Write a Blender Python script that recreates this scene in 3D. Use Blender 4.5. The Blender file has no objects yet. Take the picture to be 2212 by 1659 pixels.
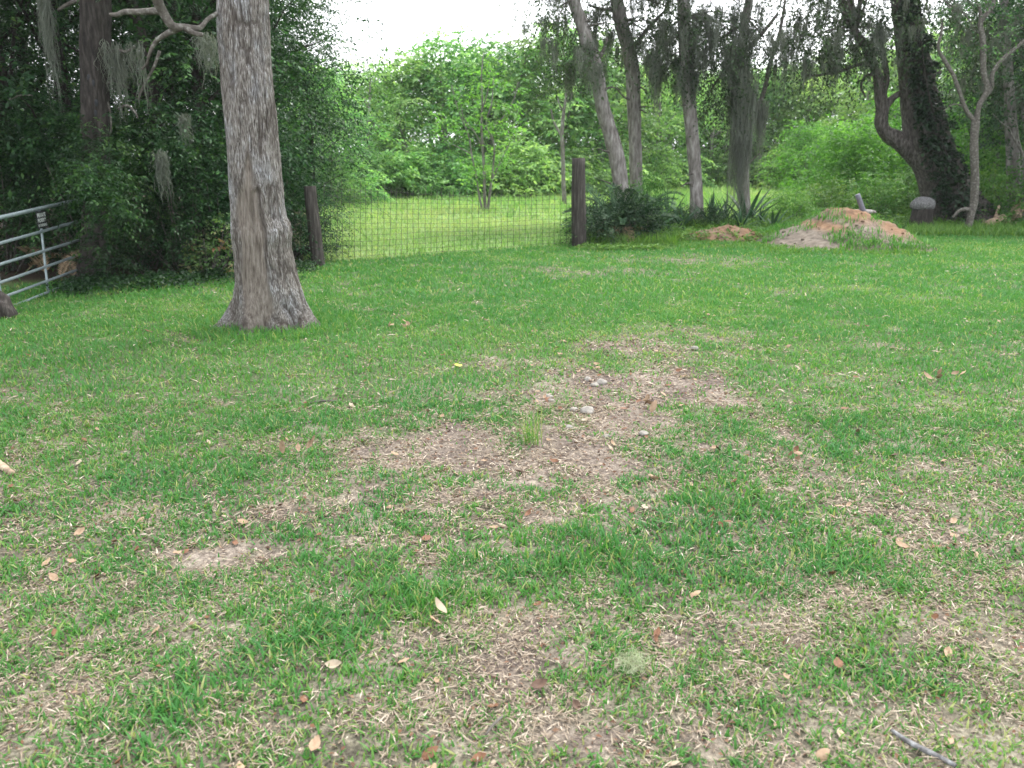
import bpy, math
import numpy as np
from mathutils import Vector

# ------------------------------------------------------------------ camera, world, sun
scn = bpy.context.scene
COL = scn.collection
R = math.radians
CAM_H, PITCH, FPX = 1.6, R(14.9), 1805.0           # eye height, downward pitch, focal length in px of a 2212 px wide picture
cam_d = bpy.data.cameras.new('camera'); cam = bpy.data.objects.new('camera', cam_d); COL.objects.link(cam)
cam.location = (0, 0, CAM_H); cam.rotation_euler = (math.pi/2 - PITCH, 0, 0)
cam_d.sensor_width = 36; cam_d.lens = 36*FPX/2212
cam_d.clip_start = 0.05; cam_d.clip_end = 2000
cam_d.dof.use_dof = True; cam_d.dof.focus_distance = 4.8; cam_d.dof.aperture_fstop = 3.9
scn.camera = cam

SUN_EL, SUN_AZ = R(62), R(35)                       # azimuth measured from +Y towards +X
world = bpy.data.worlds.new('World'); scn.world = world; world.use_nodes = True
wn = world.node_tree.nodes; wl = world.node_tree.links; wn.clear()
w_out = wn.new('ShaderNodeOutputWorld'); w_bg = wn.new('ShaderNodeBackground'); w_bg.inputs[1].default_value = 0.14
sky = wn.new('ShaderNodeTexSky'); sky.sky_type = 'NISHITA'; sky.sun_disc = False
sky.sun_elevation = SUN_EL; sky.sun_rotation = SUN_AZ; sky.dust_density = 4.0; sky.air_density = 1.5
hsv = wn.new('ShaderNodeHueSaturation'); hsv.inputs['Saturation'].default_value = 0.22; hsv.inputs['Value'].default_value = 1.1
mixw = wn.new('ShaderNodeMix'); mixw.data_type = 'RGBA'; mixw.inputs['Factor'].default_value = 0.55
mixw.inputs['B'].default_value = (9.0, 9.3, 9.8, 1)  # bright, thin overcast over the blue
wl.new(sky.outputs[0], hsv.inputs['Color']); wl.new(hsv.outputs[0], mixw.inputs['A'])
wl.new(mixw.outputs['Result'], w_bg.inputs[0]); wl.new(w_bg.outputs[0], w_out.inputs[0])
sun_d = bpy.data.lights.new('sun', 'SUN'); sun_o = bpy.data.objects.new('sun', sun_d); COL.objects.link(sun_o)
sun_d.energy = 1.5; sun_d.angle = R(14); sun_d.color = (1, .965, .9)
sdir = Vector((math.sin(SUN_AZ)*math.cos(SUN_EL), math.cos(SUN_AZ)*math.cos(SUN_EL), math.sin(SUN_EL)))
sun_o.rotation_euler = sdir.to_track_quat('Z', 'Y').to_euler(); sun_o.location = (0, 0, 30)
scn.view_settings.view_transform = 'Standard'; scn.view_settings.look = 'None'
scn.view_settings.exposure = 1.46; scn.view_settings.gamma = 1; scn.view_settings.use_curve_mapping = False
scn.cycles.max_bounces = 6; scn.cycles.diffuse_bounces = 4; scn.cycles.transmission_bounces = 4
scn.cycles.glossy_bounces = 2; scn.cycles.use_denoising = True

# ------------------------------------------------------------------ picture pixel -> place (px of the 2212 x 1659 view)
sp, cp = math.sin(PITCH), math.cos(PITCH)
def ray(x, y):
    a = (x-1106)/FPX; b = (829.5-y)/FPX
    return np.array([a, cp + b*sp, -sp + b*cp])
def G(x, y, h=0.0):                                  # on the ground
    d = ray(x, y); t = (h-CAM_H)/d[2]; return np.array([0, 0, CAM_H]) + d*t
def AT(x, y, D):                                     # on the plane Y = D
    d = ray(x, y); t = D/d[1]; return np.array([0, 0, CAM_H]) + d*t
def PPL(x, y, p0, p1):                               # on the upright plane through ground points p0, p1
    n = np.array([p1[1]-p0[1], -(p1[0]-p0[0]), 0]); d = ray(x, y); o = np.array([0, 0, CAM_H])
    return o + d*(np.dot(n, np.array(p0)-o)/np.dot(n, d))
def XD(x, D): return AT(x, 350, D)[0]
def wpx(w, D): return w/FPX*D*1.02                   # px width -> metres at depth D

# ------------------------------------------------------------------ noise
def _h(ix, iy, iz, s):
    n = (ix*73856093) ^ (iy*19349663) ^ (iz*83492791) ^ (s*2654435761 & 0x7fffffff)
    n = n.astype(np.uint32); n ^= n >> 16; n *= np.uint32(0x7feb352d); n ^= n >> 15; n *= np.uint32(0x846ca68b); n ^= n >> 16
    return n.astype(np.float64)/4294967295.0
def vnoise(P, seed=0):
    P = np.asarray(P, float); i = np.floor(P).astype(np.int64); f = P-i; f = f*f*(3-2*f); o = 0
    for dx in (0, 1):
        for dy in (0, 1):
            for dz in (0, 1):
                w = (f[:, 0] if dx else 1-f[:, 0])*(f[:, 1] if dy else 1-f[:, 1])*(f[:, 2] if dz else 1-f[:, 2])
                o = o + w*_h(i[:, 0]+dx, i[:, 1]+dy, i[:, 2]+dz, seed)
    return o
def fbm(P, seed=0, oct=3):
    a, s, o = 1.0, 0.0, 0.0; P = np.asarray(P, float)
    for k in range(oct):
        o = o + a*vnoise(P*2**k, seed+k*17); s += a; a *= .5
    return o/s
def n2(x, y, f, seed=0, oct=3): return fbm(np.stack([x*f, y*f, np.zeros_like(x)], 1), seed, oct)

# ------------------------------------------------------------------ mesh building
def mesh_np(name, V, F, mat, smooth=False, attrs=None):
    V = np.ascontiguousarray(V, np.float32); F = np.ascontiguousarray(F, np.int32)
    m = bpy.data.meshes.new(name); k = F.shape[1]
    m.vertices.add(len(V)); m.vertices.foreach_set('co', V.ravel())
    m.loops.add(F.size); m.loops.foreach_set('vertex_index', F.ravel())
    m.polygons.add(len(F)); m.polygons.foreach_set('loop_start', np.arange(0, F.size, k, dtype=np.int32))
    try: m.polygons.foreach_set('loop_total', np.full(len(F), k, np.int32))
    except Exception: pass
    m.polygons.foreach_set('use_smooth', np.full(len(F), smooth, bool))
    m.update(calc_edges=True); m.materials.append(mat)
    for n, a in (attrs or {}).items():
        at = m.attributes.new(n, 'FLOAT', 'POINT'); at.data.foreach_set('value', np.ascontiguousarray(a, np.float32))
    return m
def link(name, mesh, parent=None, loc=None, rotz=None):
    o = bpy.data.objects.new(name, mesh); COL.objects.link(o)
    if parent: o.parent = parent
    if loc is not None: o.location = loc
    if rotz is not None: o.rotation_euler = (0, 0, rotz)
    return o
def tag(o, label=None, cat=None, group=None, kind=None):
    if label: o['label'] = label
    if cat: o['category'] = cat
    if group: o['group'] = group
    if kind: o['kind'] = kind
    return o
def thing(name, label, cat, loc=(0, 0, 0), group=None, rotz=0, scale=1):
    o = bpy.data.objects.new(name, None); COL.objects.link(o); o.empty_display_size = .2
    o.location = loc; o.rotation_euler = (0, 0, rotz); o.scale = (scale,)*3 if np.isscalar(scale) else scale
    return tag(o, label, cat, group)
KIDS = {}
def part(name, mesh, parent, **k):
    o = link(name, mesh, parent, **k); KIDS.setdefault(parent.name, []).append(o); return o
def dup(root, loc, rotz, scale, label, group=None):
    r = root.copy(); COL.objects.link(r); r.location = loc; r.rotation_euler = (0, 0, rotz); r.scale = (scale,)*3 if np.isscalar(scale) else scale
    r['label'] = label
    if group: r['group'] = group
    for ch in KIDS.get(root.name, []):
        c = ch.copy(); COL.objects.link(c); c.parent = r; KIDS.setdefault(r.name, []).append(c)
    return r
def merge(parts):
    Vs, Fs, o = [], [], 0
    for V, F in parts:
        Vs.append(V); Fs.append(F+o); o += len(V)
    return np.concatenate(Vs), np.concatenate(Fs)
def smooth_path(P, n):
    P = np.asarray(P, float); t = np.r_[0, np.cumsum(np.linalg.norm(np.diff(P[:, :3], axis=0), axis=1))]
    m = np.gradient(P, t, axis=0); u = np.linspace(0, t[-1], n)
    i = np.clip(np.searchsorted(t, u, 'right')-1, 0, len(t)-2); h = (t[i+1]-t[i])[:, None]; s = ((u-t[i])[:, None])/h
    return (2*s**3-3*s**2+1)*P[i] + (s**3-2*s**2+s)*h*m[i] + (-2*s**3+3*s**2)*P[i+1] + (s**3-s**2)*h*m[i+1]
def tube(path, rad, seg=8, caps=True):
    P = np.asarray(path, float); n = len(P); r = np.broadcast_to(np.asarray(rad, float), (n,)).copy()
    if caps:
        P = np.concatenate([P[:1], P, P[-1:]]); r = np.r_[r[0]*.02, r, r[-1]*.02]; n += 2
    T = np.gradient(P, axis=0); T /= np.maximum(np.linalg.norm(T, axis=1), 1e-9)[:, None]
    ref = np.array([0, 1.0, 0]) if abs(T[n//2][1]) < .8 else np.array([1.0, 0, 0])
    A = np.cross(T, ref); A /= np.maximum(np.linalg.norm(A, axis=1), 1e-9)[:, None]; B = np.cross(T, A)
    th = np.arange(seg)/seg*2*math.pi
    V = P[:, None] + r[:, None, None]*(np.cos(th)[None, :, None]*A[:, None] + np.sin(th)[None, :, None]*B[:, None])
    i = np.arange(n-1)[:, None]; j = np.arange(seg)[None]; j2 = (j+1) % seg
    F = np.stack([i*seg+j+0*i, i*seg+j2, (i+1)*seg+j2, (i+1)*seg+j], -1).reshape(-1, 4)
    return V.reshape(-1, 3), F
def ptube(P4, n=16, seg=8, **k):                     # control points (x, y, z, radius)
    S = smooth_path(P4, n); return tube(S[:, :3], np.maximum(S[:, 3], .002), seg, **k)
def box(c, s, bev=0.0):
    x, y, z = np.array(s)/2; b = min(bev, x*.8, y*.8, z*.8)
    if b <= 0:
        V = np.array([[i, j, k] for i in (-x, x) for j in (-y, y) for k in (-z, z)])
        F = np.array([[0, 1, 3, 2], [4, 6, 7, 5], [0, 4, 5, 1], [2, 3, 7, 6], [0, 2, 6, 4], [1, 5, 7, 3]]); return V+np.array(c), F
    rings = [(-z, b), (-z+b, 0), (z-b, 0), (z, b)]; V = []
    for zz, ins in rings:
        X, Y = x-ins, y-ins; c0 = min(b, X, Y)
        V += [[-X+c0, -Y, zz], [X-c0, -Y, zz], [X, -Y+c0, zz], [X, Y-c0, zz], [X-c0, Y, zz], [-X+c0, Y, zz], [-X, Y-c0, zz], [-X, -Y+c0, zz]]
    F = [[k*8+j, k*8+(j+1) % 8, (k+1)*8+(j+1) % 8, (k+1)*8+j] for k in range(3) for j in range(8)]
    for k, fl in ((0, True), (3, False)):
        q = [k*8+j for j in range(8)]; qs = [[q[0], q[1], q[2], q[7]], [q[7], q[2], q[3], q[6]], [q[6], q[3], q[4], q[5]]]
        F += [list(reversed(a)) if fl else a for a in qs]
    return np.array(V)+np.array(c), np.array(F)
def lumpy(c, s, seed=0, n=14, amt=.25, flat=True):   # an irregular stone / mound-like lump
    u = np.linspace(0.02, math.pi-.02, n); v = np.arange(2*n)/(2*n)*2*math.pi
    U, Vv = np.meshgrid(u, v, indexing='ij')
    D = np.stack([np.sin(U)*np.cos(Vv), np.sin(U)*np.sin(Vv), np.cos(U)], -1).reshape(-1, 3)
    r = 1+amt*(fbm(D*1.7+seed*3.1, seed, 3)-.5)*2
    P = D*r[:, None]
    if flat: P[:, 2] = np.maximum(P[:, 2], -.55)
    m = 2*n; i = np.arange(n-1)[:, None]; j = np.arange(m)[None]
    F = np.stack([i*m+j+0*i, (i+1)*m+j, (i+1)*m+(j+1) % m, i*m+(j+1) % m], -1).reshape(-1, 4)
    return P*np.array(s)+np.array(c), F
def nrm(a): return a/np.maximum(np.linalg.norm(a, axis=-1, keepdims=True), 1e-9)
def leaves(c, axis, normal, L, W, fold=.12):         # one folded rhombus a leaf
    axis = nrm(axis); w = nrm(np.cross(axis, normal)); n = np.cross(w, axis)
    L = np.broadcast_to(L, (len(c),))[:, None]; W = np.broadcast_to(W, (len(c),))[:, None]
    V = np.stack([c, c+axis*L*.42+w*W*.5+n*W*fold, c+axis*L-n*L*.08, c+axis*L*.42-w*W*.5+n*W*fold], 1).reshape(-1, 3)
    return V, np.arange(len(c)*4).reshape(-1, 4)
def sprays(o, d, L, k, leafL, leafW, droop, rng, tint, spread=.9, tdev=.16, jit=.35):
    M = len(o); d = nrm(d); up = np.array([0, 0, 1.0]); L = np.broadcast_to(L, (M,))
    t = (np.arange(k)+.6)/k; t = t[None, :]*np.ones((M, 1))
    pos = o[:, None]+d[:, None]*(L[:, None]*t)[..., None]; pos[..., 2] -= droop*L[:, None]*t**2
    dd = d[:, None]*np.ones((1, k, 1)); dd = dd.copy(); dd[..., 2] -= 2*droop*t; dd = nrm(dd)
    side = nrm(np.cross(dd, up+rng.normal(0, .25, (M, 1, 3)))); s = np.where(np.arange(k) % 2 == 0, 1.0, -1.0)[None, :, None]
    ax = dd*.75 + side*s*spread + rng.normal(0, jit, (M, k, 3)) + np.array([0, 0, -.18])
    nn = up + rng.normal(0, .45, (M, k, 3))
    ll = leafL*rng.uniform(.65, 1.2, M*k); tt = (tint[:, None]+rng.normal(0, tdev, (M, k))).ravel()
    V, F = leaves(pos.reshape(-1, 3), ax.reshape(-1, 3), nn.reshape(-1, 3), ll, ll*leafW/leafL)
    return V, F, np.repeat(np.clip(tt, 0, 1), 4)
def crown(centers, rad, n_spray, L, k, leafL, leafW, droop, rng, down=0.0, tint0=.5, tvar=.25, core=None):
    C = np.asarray(centers, float); rad = np.broadcast_to(rad, (len(C),)); m = n_spray
    dirs = nrm(rng.normal(0, 1, (len(C), m, 3))*np.array([1, 1, .6])+np.array([0, 0, .12-down]))
    if core is not None:                             # sprays lean away from the trunk
        out = nrm((C-np.asarray(core))*np.array([1, 1, .3])); dirs = nrm(dirs+out[:, None]*.45)
    o = C[:, None]+dirs*(rad[:, None]*rng.uniform(.05, .75, (len(C), m)))[..., None]
    tint = np.clip(tint0+rng.normal(0, tvar, (len(C), 1))+rng.normal(0, tvar*.4, (len(C), m)), 0, 1).ravel()
    return sprays(o.reshape(-1, 3), dirs.reshape(-1, 3), L*rng.uniform(.6, 1.15, len(C)*m), k, leafL, leafW, droop, rng, tint)
def limb(a, b, r0, r1, rng, sag=.1, n=8, seg=5, wob=.08):
    a, b = np.array(a), np.array(b); t = np.linspace(0, 1, n)[:, None]
    L = np.linalg.norm(b-a); P = a+(b-a)*t; P[:, 2] += (sag*L*4*t*(1-t))[:, 0]
    P[1:-1] += rng.normal(0, wob*L/n, (n-2, 3)); return tube(P, r0+(r1-r0)*t[:, 0]**.8, seg)
def moss_strand(top, length, width, n, rng, w=.012, seg=6, tp=.6):
    """Spanish moss: n thin wavy ribbons hanging in a tapering tassel"""
    th = rng.uniform(0, 6.28, n); rr = width/2*np.sqrt(rng.uniform(0, 1, n)); le = length*(1-(.75 if tp > .3 else .25)*(rr/(width/2+1e-6))**1.3)*rng.uniform(.3, 1, n)
    if tp < .3:
        ka = rng.uniform(0, 6.28, 9); kr = width/2*np.sqrt(rng.uniform(0, 1, 9)); kl = length*rng.uniform(.35, 1, 9); ki = rng.integers(0, 9, n); th = ka[ki]; rr = kr[ki]; le = kl[ki]*rng.uniform(.4, 1, n)
    t = np.linspace(0, 1, seg+1)[None, :]; jx = rng.normal(0, .03, (2, n, 1))*(1 if tp < .3 else .3)
    x = rr[:, None]*np.cos(th)[:, None]*(1-tp*t) + jx[0] + np.cumsum(rng.normal(0, .016, (n, seg+1)), 1)
    y = rr[:, None]*np.sin(th)[:, None]*(1-tp*t) + jx[1] + np.cumsum(rng.normal(0, .016, (n, seg+1)), 1)
    z = -le[:, None]*t + rng.uniform(-.3, .02, (n, 1))*length*.6
    P = np.stack([x, y, z], -1)+np.asarray(top)
    a = rng.uniform(0, 6.28, n); W = np.stack([np.cos(a), np.sin(a), 0*a], -1)[:, None]*(w*(1-.6*t))[..., None]*.5
    V = np.stack([P-W, P+W], 2).reshape(-1, 3)
    b = (np.arange(n)*(seg+1)*2)[:, None]+np.arange(seg)[None]*2
    return V, np.stack([b, b+1, b+3, b+2], -1).reshape(-1, 4)

# ------------------------------------------------------------------ materials
def new_mat(name):
    m = bpy.data.materials.new(name); m.use_nodes = True; m.node_tree.nodes.clear()
    return m, m.node_tree.nodes, m.node_tree.links
def ramp(ns, stops):
    r = ns.new('ShaderNodeValToRGB'); e = r.color_ramp.elements
    while len(e) > 1: e.remove(e[-1])
    e[0].position, e[0].color = stops[0][0], (*stops[0][1], 1)
    for p, c in stops[1:]:
        q = e.new(p); q.color = (*c, 1)
    return r
def leaf_mat(name, stops, trans=.35, rough=.55, hue=.02, val=.25, tcol=1.5, spec=.25):
    m, ns, L = new_mat(name); out = ns.new('ShaderNodeOutputMaterial')
    at = ns.new('ShaderNodeAttribute'); at.attribute_name = 'tint'; rp = ramp(ns, stops); L.new(at.outputs['Fac'], rp.inputs[0])
    oi = ns.new('ShaderNodeObjectInfo'); hs = ns.new('ShaderNodeHueSaturation'); L.new(rp.outputs[0], hs.inputs['Color'])
    mh = ns.new('ShaderNodeMapRange'); mh.inputs[3].default_value = .5-hue; mh.inputs[4].default_value = .5+hue; L.new(oi.outputs['Random'], mh.inputs[0]); L.new(mh.outputs[0], hs.inputs['Hue'])
    mu = ns.new('ShaderNodeMath'); mu.operation = 'MULTIPLY'; mu.inputs[1].default_value = 7.31; fr = ns.new('ShaderNodeMath'); fr.operation = 'FRACT'
    L.new(oi.outputs['Random'], mu.inputs[0]); L.new(mu.outputs[0], fr.inputs[0])
    mv = ns.new('ShaderNodeMapRange'); mv.inputs[3].default_value = 1-val; mv.inputs[4].default_value = 1+val; L.new(fr.outputs[0], mv.inputs[0]); L.new(mv.outputs[0], hs.inputs['Value'])
    b = ns.new('ShaderNodeBsdfPrincipled'); b.inputs['Roughness'].default_value = rough; b.inputs['Specular IOR Level'].default_value = spec; L.new(hs.outputs[0], b.inputs['Base Color'])
    tr = ns.new('ShaderNodeBsdfTranslucent'); tc = ns.new('ShaderNodeMix'); tc.data_type = 'RGBA'; tc.blend_type = 'MULTIPLY'; tc.inputs['Factor'].default_value = 1
    tc.inputs['B'].default_value = (tcol*1.05, tcol*1.1, tcol*.6, 1); L.new(hs.outputs[0], tc.inputs['A']); L.new(tc.outputs['Result'], tr.inputs[0])
    mx = ns.new('ShaderNodeMixShader'); mx.inputs[0].default_value = trans; L.new(b.outputs[0], mx.inputs[1]); L.new(tr.outputs[0], mx.inputs[2]); L.new(mx.outputs[0], out.inputs[0])
    return m
def noise_mat(name, stops, scale=(8, 8, 8), rough=.9, bump=.4, detail=6, spec=.2, metallic=0, bdist=.02, extra=None, nrough=.6):
    m, ns, L = new_mat(name); out = ns.new('ShaderNodeOutputMaterial'); b = ns.new('ShaderNodeBsdfPrincipled'); L.new(b.outputs[0], out.inputs[0])
    tc = ns.new('ShaderNodeTexCoord'); mp = ns.new('ShaderNodeMapping'); mp.inputs['Scale'].default_value = scale; L.new(tc.outputs['Object'], mp.inputs[0])
    nz = ns.new('ShaderNodeTexNoise'); nz.inputs['Scale'].default_value = 1; nz.inputs['Detail'].default_value = detail; nz.inputs['Roughness'].default_value = nrough; L.new(mp.outputs[0], nz.inputs['Vector'])
    rp = ramp(ns, stops); L.new(nz.outputs['Fac'], rp.inputs[0]); L.new(rp.outputs[0], b.inputs['Base Color'])
    b.inputs['Roughness'].default_value = rough; b.inputs['Specular IOR Level'].default_value = spec; b.inputs['Metallic'].default_value = metallic
    if bump:
        bp = ns.new('ShaderNodeBump'); bp.inputs['Strength'].default_value = bump; bp.inputs['Distance'].default_value = bdist; L.new(nz.outputs['Fac'], bp.inputs['Height']); L.new(bp.outputs[0], b.inputs['Normal'])
    return m
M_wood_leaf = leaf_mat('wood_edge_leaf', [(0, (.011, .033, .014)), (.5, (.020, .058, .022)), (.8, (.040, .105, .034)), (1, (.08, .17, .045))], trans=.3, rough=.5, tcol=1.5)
M_field_leaf = leaf_mat('far_tree_leaf', [(0, (.05, .125, .042)), (.45, (.13, .26, .09)), (1, (.28, .42, .17))], trans=.45, hue=.02, val=.3, rough=.6, tcol=1.6)  # leaf colour paled to stand in for the washed-out distance
M_bright_leaf = leaf_mat('bright_bush_leaf', [(0, (.032, .10, .018)), (.45, (.066, .175, .028)), (1, (.13, .27, .05))], trans=.45, hue=.01, val=.15, tcol=1.7)
M_young_leaf = leaf_mat('young_tree_leaf', [(0, (.065, .18, .04)), (.5, (.10, .26, .05)), (1, (.18, .36, .08))], trans=.45, hue=.008, val=.1, tcol=1.7)
M_oak_leaf = leaf_mat('live_oak_leaf', [(0, (.020, .038, .018)), (.5, (.038, .070, .030)), (1, (.075, .125, .052))], trans=.3, hue=.01, val=.12, tcol=1.2)
M_ivy_leaf = leaf_mat('ivy_leaf', [(0, (.010, .024, .010)), (.6, (.02, .05, .018)), (1, (.04, .085, .03))], trans=.15, rough=.4, tcol=1.1)
M_red_leaf = leaf_mat('reddish_leaf', [(0, (.05, .12, .035)), (.6, (.11, .18, .065)), (.85, (.19, .165, .09)), (1, (.25, .14, .09))], trans=.35)
M_cycad = leaf_mat('cycad_leaf', [(0, (.010, .034, .015)), (.6, (.022, .064, .024)), (1, (.07, .13, .03))], trans=.12, rough=.6, hue=.005, val=.2, tcol=1.1, spec=.2)
M_yucca = leaf_mat('yucca_leaf', [(0, (.018, .05, .026)), (.6, (.034, .085, .042)), (1, (.09, .15, .06))], trans=.12, rough=.55, hue=.01, val=.2, tcol=1.1)
M_weed = leaf_mat('weed_leaf', [(0, (.04, .13, .025)), (.5, (.07, .19, .035)), (1, (.15, .28, .06))], trans=.35, tcol=1.5)
M_grass = leaf_mat('lawn_blade', [(0, (.30, .31, .13)), (.2, (.135, .26, .060)), (.5, (.066, .195, .042)), (1, (.048, .164, .050))], trans=.35, rough=.6, hue=0, val=0, tcol=1.45, spec=.2)
M_field = leaf_mat('field_blade', [(0, (.32, .38, .17)), (.5, (.175, .30, .095)), (1, (.10, .22, .06))], trans=.4, rough=.6, hue=0, val=0, tcol=1.5)
M_straw = leaf_mat('straw', [(0, (.13, .095, .07)), (.45, (.27, .215, .16)), (.8, (.37, .31, .24)), (1, (.50, .43, .35))], trans=.15, rough=.8, hue=0, val=0, tcol=1)
M_moss = leaf_mat('spanish_moss', [(0, (.085, .097, .08)), (1, (.18, .195, .162))], trans=.25, rough=.9, hue=.01, val=.15, tcol=1)
M_palmdead = leaf_mat('dead_frond', [(0, (.14, .095, .06)), (1, (.38, .28, .18))], trans=.2, rough=.8, hue=0, val=.2, tcol=1)
M_barkfar = noise_mat('grey_bark', [(.3, (.08, .07, .064)), (.5, (.185, .168, .157)), (.7, (.33, .315, .30))], (16, 16, 4), bump=.6)
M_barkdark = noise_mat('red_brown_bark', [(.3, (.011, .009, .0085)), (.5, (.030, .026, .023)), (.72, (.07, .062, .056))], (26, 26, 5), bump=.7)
M_palestick = noise_mat('lichen_stick', [(.35, (.06, .056, .055)), (.55, (.15, .148, .15)), (.7, (.28, .285, .29))], (40, 40, 40), bump=.4)
M_oakbark = noise_mat('oak_bark', [(.32, (.022, .018, .016)), (.5, (.07, .061, .055)), (.7, (.16, .145, .135))], (20, 20, 7), bump=.9, bdist=.04)
M_branch = noise_mat('lichen_branch', [(.3, (.05, .043, .037)), (.55, (.11, .10, .088)), (.7, (.24, .24, .215))], (22, 22, 22), bump=.5)
M_postwood = noise_mat('weathered_post', [(.25, (.018, .015, .0135)), (.5, (.047, .041, .037)), (.75, (.12, .108, .099))], (40, 40, 3), bump=.6)
M_galv = noise_mat('galvanised_steel', [(.3, (.18, .22, .23)), (.6, (.26, .31, .325)), (.8, (.36, .405, .42))], (18, 18, 18), rough=.5, bump=.08, spec=.5, metallic=.25)
M_wire = noise_mat('dull_wire', [(.3, (.035, .035, .03)), (.7, (.09, .08, .065))], (30, 30, 30), rough=.7, bump=0)
M_clay = noise_mat('orange_clay', [(.25, (.085, .046, .024)), (.5, (.16, .088, .045)), (.75, (.235, .14, .075))], (7, 7, 7), bump=.7, bdist=.05)
M_stone = noise_mat('pale_stone', [(.3, (.17, .155, .14)), (.6, (.30, .28, .25)), (.8, (.44, .42, .38))], (14, 14, 14), bump=.5)
M_cutwood = noise_mat('cut_log', [(.3, (.16, .11, .08)), (.55, (.36, .27, .19)), (.8, (.52, .42, .32))], (14, 14, 14), bump=.5)
M_black = noise_mat('sign_black', [(.3, (.012, .013, .015)), (.8, (.03, .032, .035))], (20, 20, 20), rough=.5, bump=0)
M_white = noise_mat('sign_white', [(.3, (.55, .58, .58)), (.8, (.75, .77, .77))], (20, 20, 20), rough=.5, bump=0)
M_plastic = noise_mat('pale_pipe', [(.3, (.10, .10, .125)), (.8, (.17, .17, .2))], (20, 20, 20), rough=.5, bump=.1)

def bark_main():
    m, ns, L = new_mat('flaky_grey_bark'); out = ns.new('ShaderNodeOutputMaterial'); b = ns.new('ShaderNodeBsdfPrincipled'); L.new(b.outputs[0], out.inputs[0])
    tc = ns.new('ShaderNodeTexCoord')
    def nz(sc, det=4, ro=.6):
        mp = ns.new('ShaderNodeMapping'); mp.inputs['Scale'].default_value = sc; L.new(tc.outputs['Object'], mp.inputs[0])
        n = ns.new('ShaderNodeTexNoise'); n.inputs['Scale'].default_value = 1; n.inputs['Detail'].default_value = det; n.inputs['Roughness'].default_value = ro; L.new(mp.outputs[0], n.inputs['Vector']); return n
    fine = nz((105, 105, 14), 4, .6); big = nz((5, 5, 2.2), 3); hor = nz((3, 3, 34), 3)
    r1 = ramp(ns, [(.3, (.02, .018, .017)), (.42, (.088, .079, .071)), (.52, (.165, .152, .139)), (.60, (.25, .242, .232)), (.72, (.39, .392, .395))]); L.new(fine.outputs['Fac'], r1.inputs[0])
    r2 = ramp(ns, [(.32, (.62, .58, .55)), (.5, (.98, .96, .94)), (.68, (1.1, 1.16, 1.26))]); L.new(big.outputs['Fac'], r2.inputs[0])
    mu = ns.new('ShaderNodeMix'); mu.data_type = 'RGBA'; mu.blend_type = 'MULTIPLY'; mu.inputs['Factor'].default_value = 1; L.new(r1.outputs[0], mu.inputs['A']); L.new(r2.outputs[0], mu.inputs['B'])
    r4 = ramp(ns, [(.3, (.8, .78, .76)), (.45, (1, 1, 1))]); L.new(hor.outputs['Fac'], r4.inputs[0])
    mu2 = ns.new('ShaderNodeMix'); mu2.data_type = 'RGBA'; mu2.blend_type = 'MULTIPLY'; mu2.inputs['Factor'].default_value = .6; L.new(mu.outputs['Result'], mu2.inputs['A']); L.new(r4.outputs[0], mu2.inputs['B'])
    fs = nz((60, 60, 4.5), 5, .65); r3 = ramp(ns, [(.33, (.055, .044, .036)), (.45, (.125, .105, .088)), (.55, (.165, .142, .121)), (.7, (.26, .235, .21))]); L.new(fs.outputs['Fac'], r3.inputs[0])
    at = ns.new('ShaderNodeAttribute'); at.attribute_name = 'scar'; mx = ns.new('ShaderNodeMix'); mx.data_type = 'RGBA'
    L.new(at.outputs['Fac'], mx.inputs['Factor']); L.new(mu2.outputs['Result'], mx.inputs['A']); L.new(r3.outputs[0], mx.inputs['B']); ad = ns.new('ShaderNodeAttribute'); ad.attribute_name = 'darkening'; md = ns.new('ShaderNodeMix'); md.data_type = 'RGBA'; md.inputs['B'].default_value = (.05, .04, .034, 1); L.new(ad.outputs['Fac'], md.inputs['Factor']); L.new(mx.outputs['Result'], md.inputs['A']); L.new(md.outputs['Result'], b.inputs['Base Color'])
    b.inputs['Roughness'].default_value = .85; b.inputs['Specular IOR Level'].default_value = .25
    bp = ns.new('ShaderNodeBump'); bp.inputs['Strength'].default_value = .8; bp.inputs['Distance'].default_value = .02; L.new(fine.outputs['Fac'], bp.inputs['Height']); L.new(bp.outputs[0], b.inputs['Normal'])
    return m
M_bark = bark_main()

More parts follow.
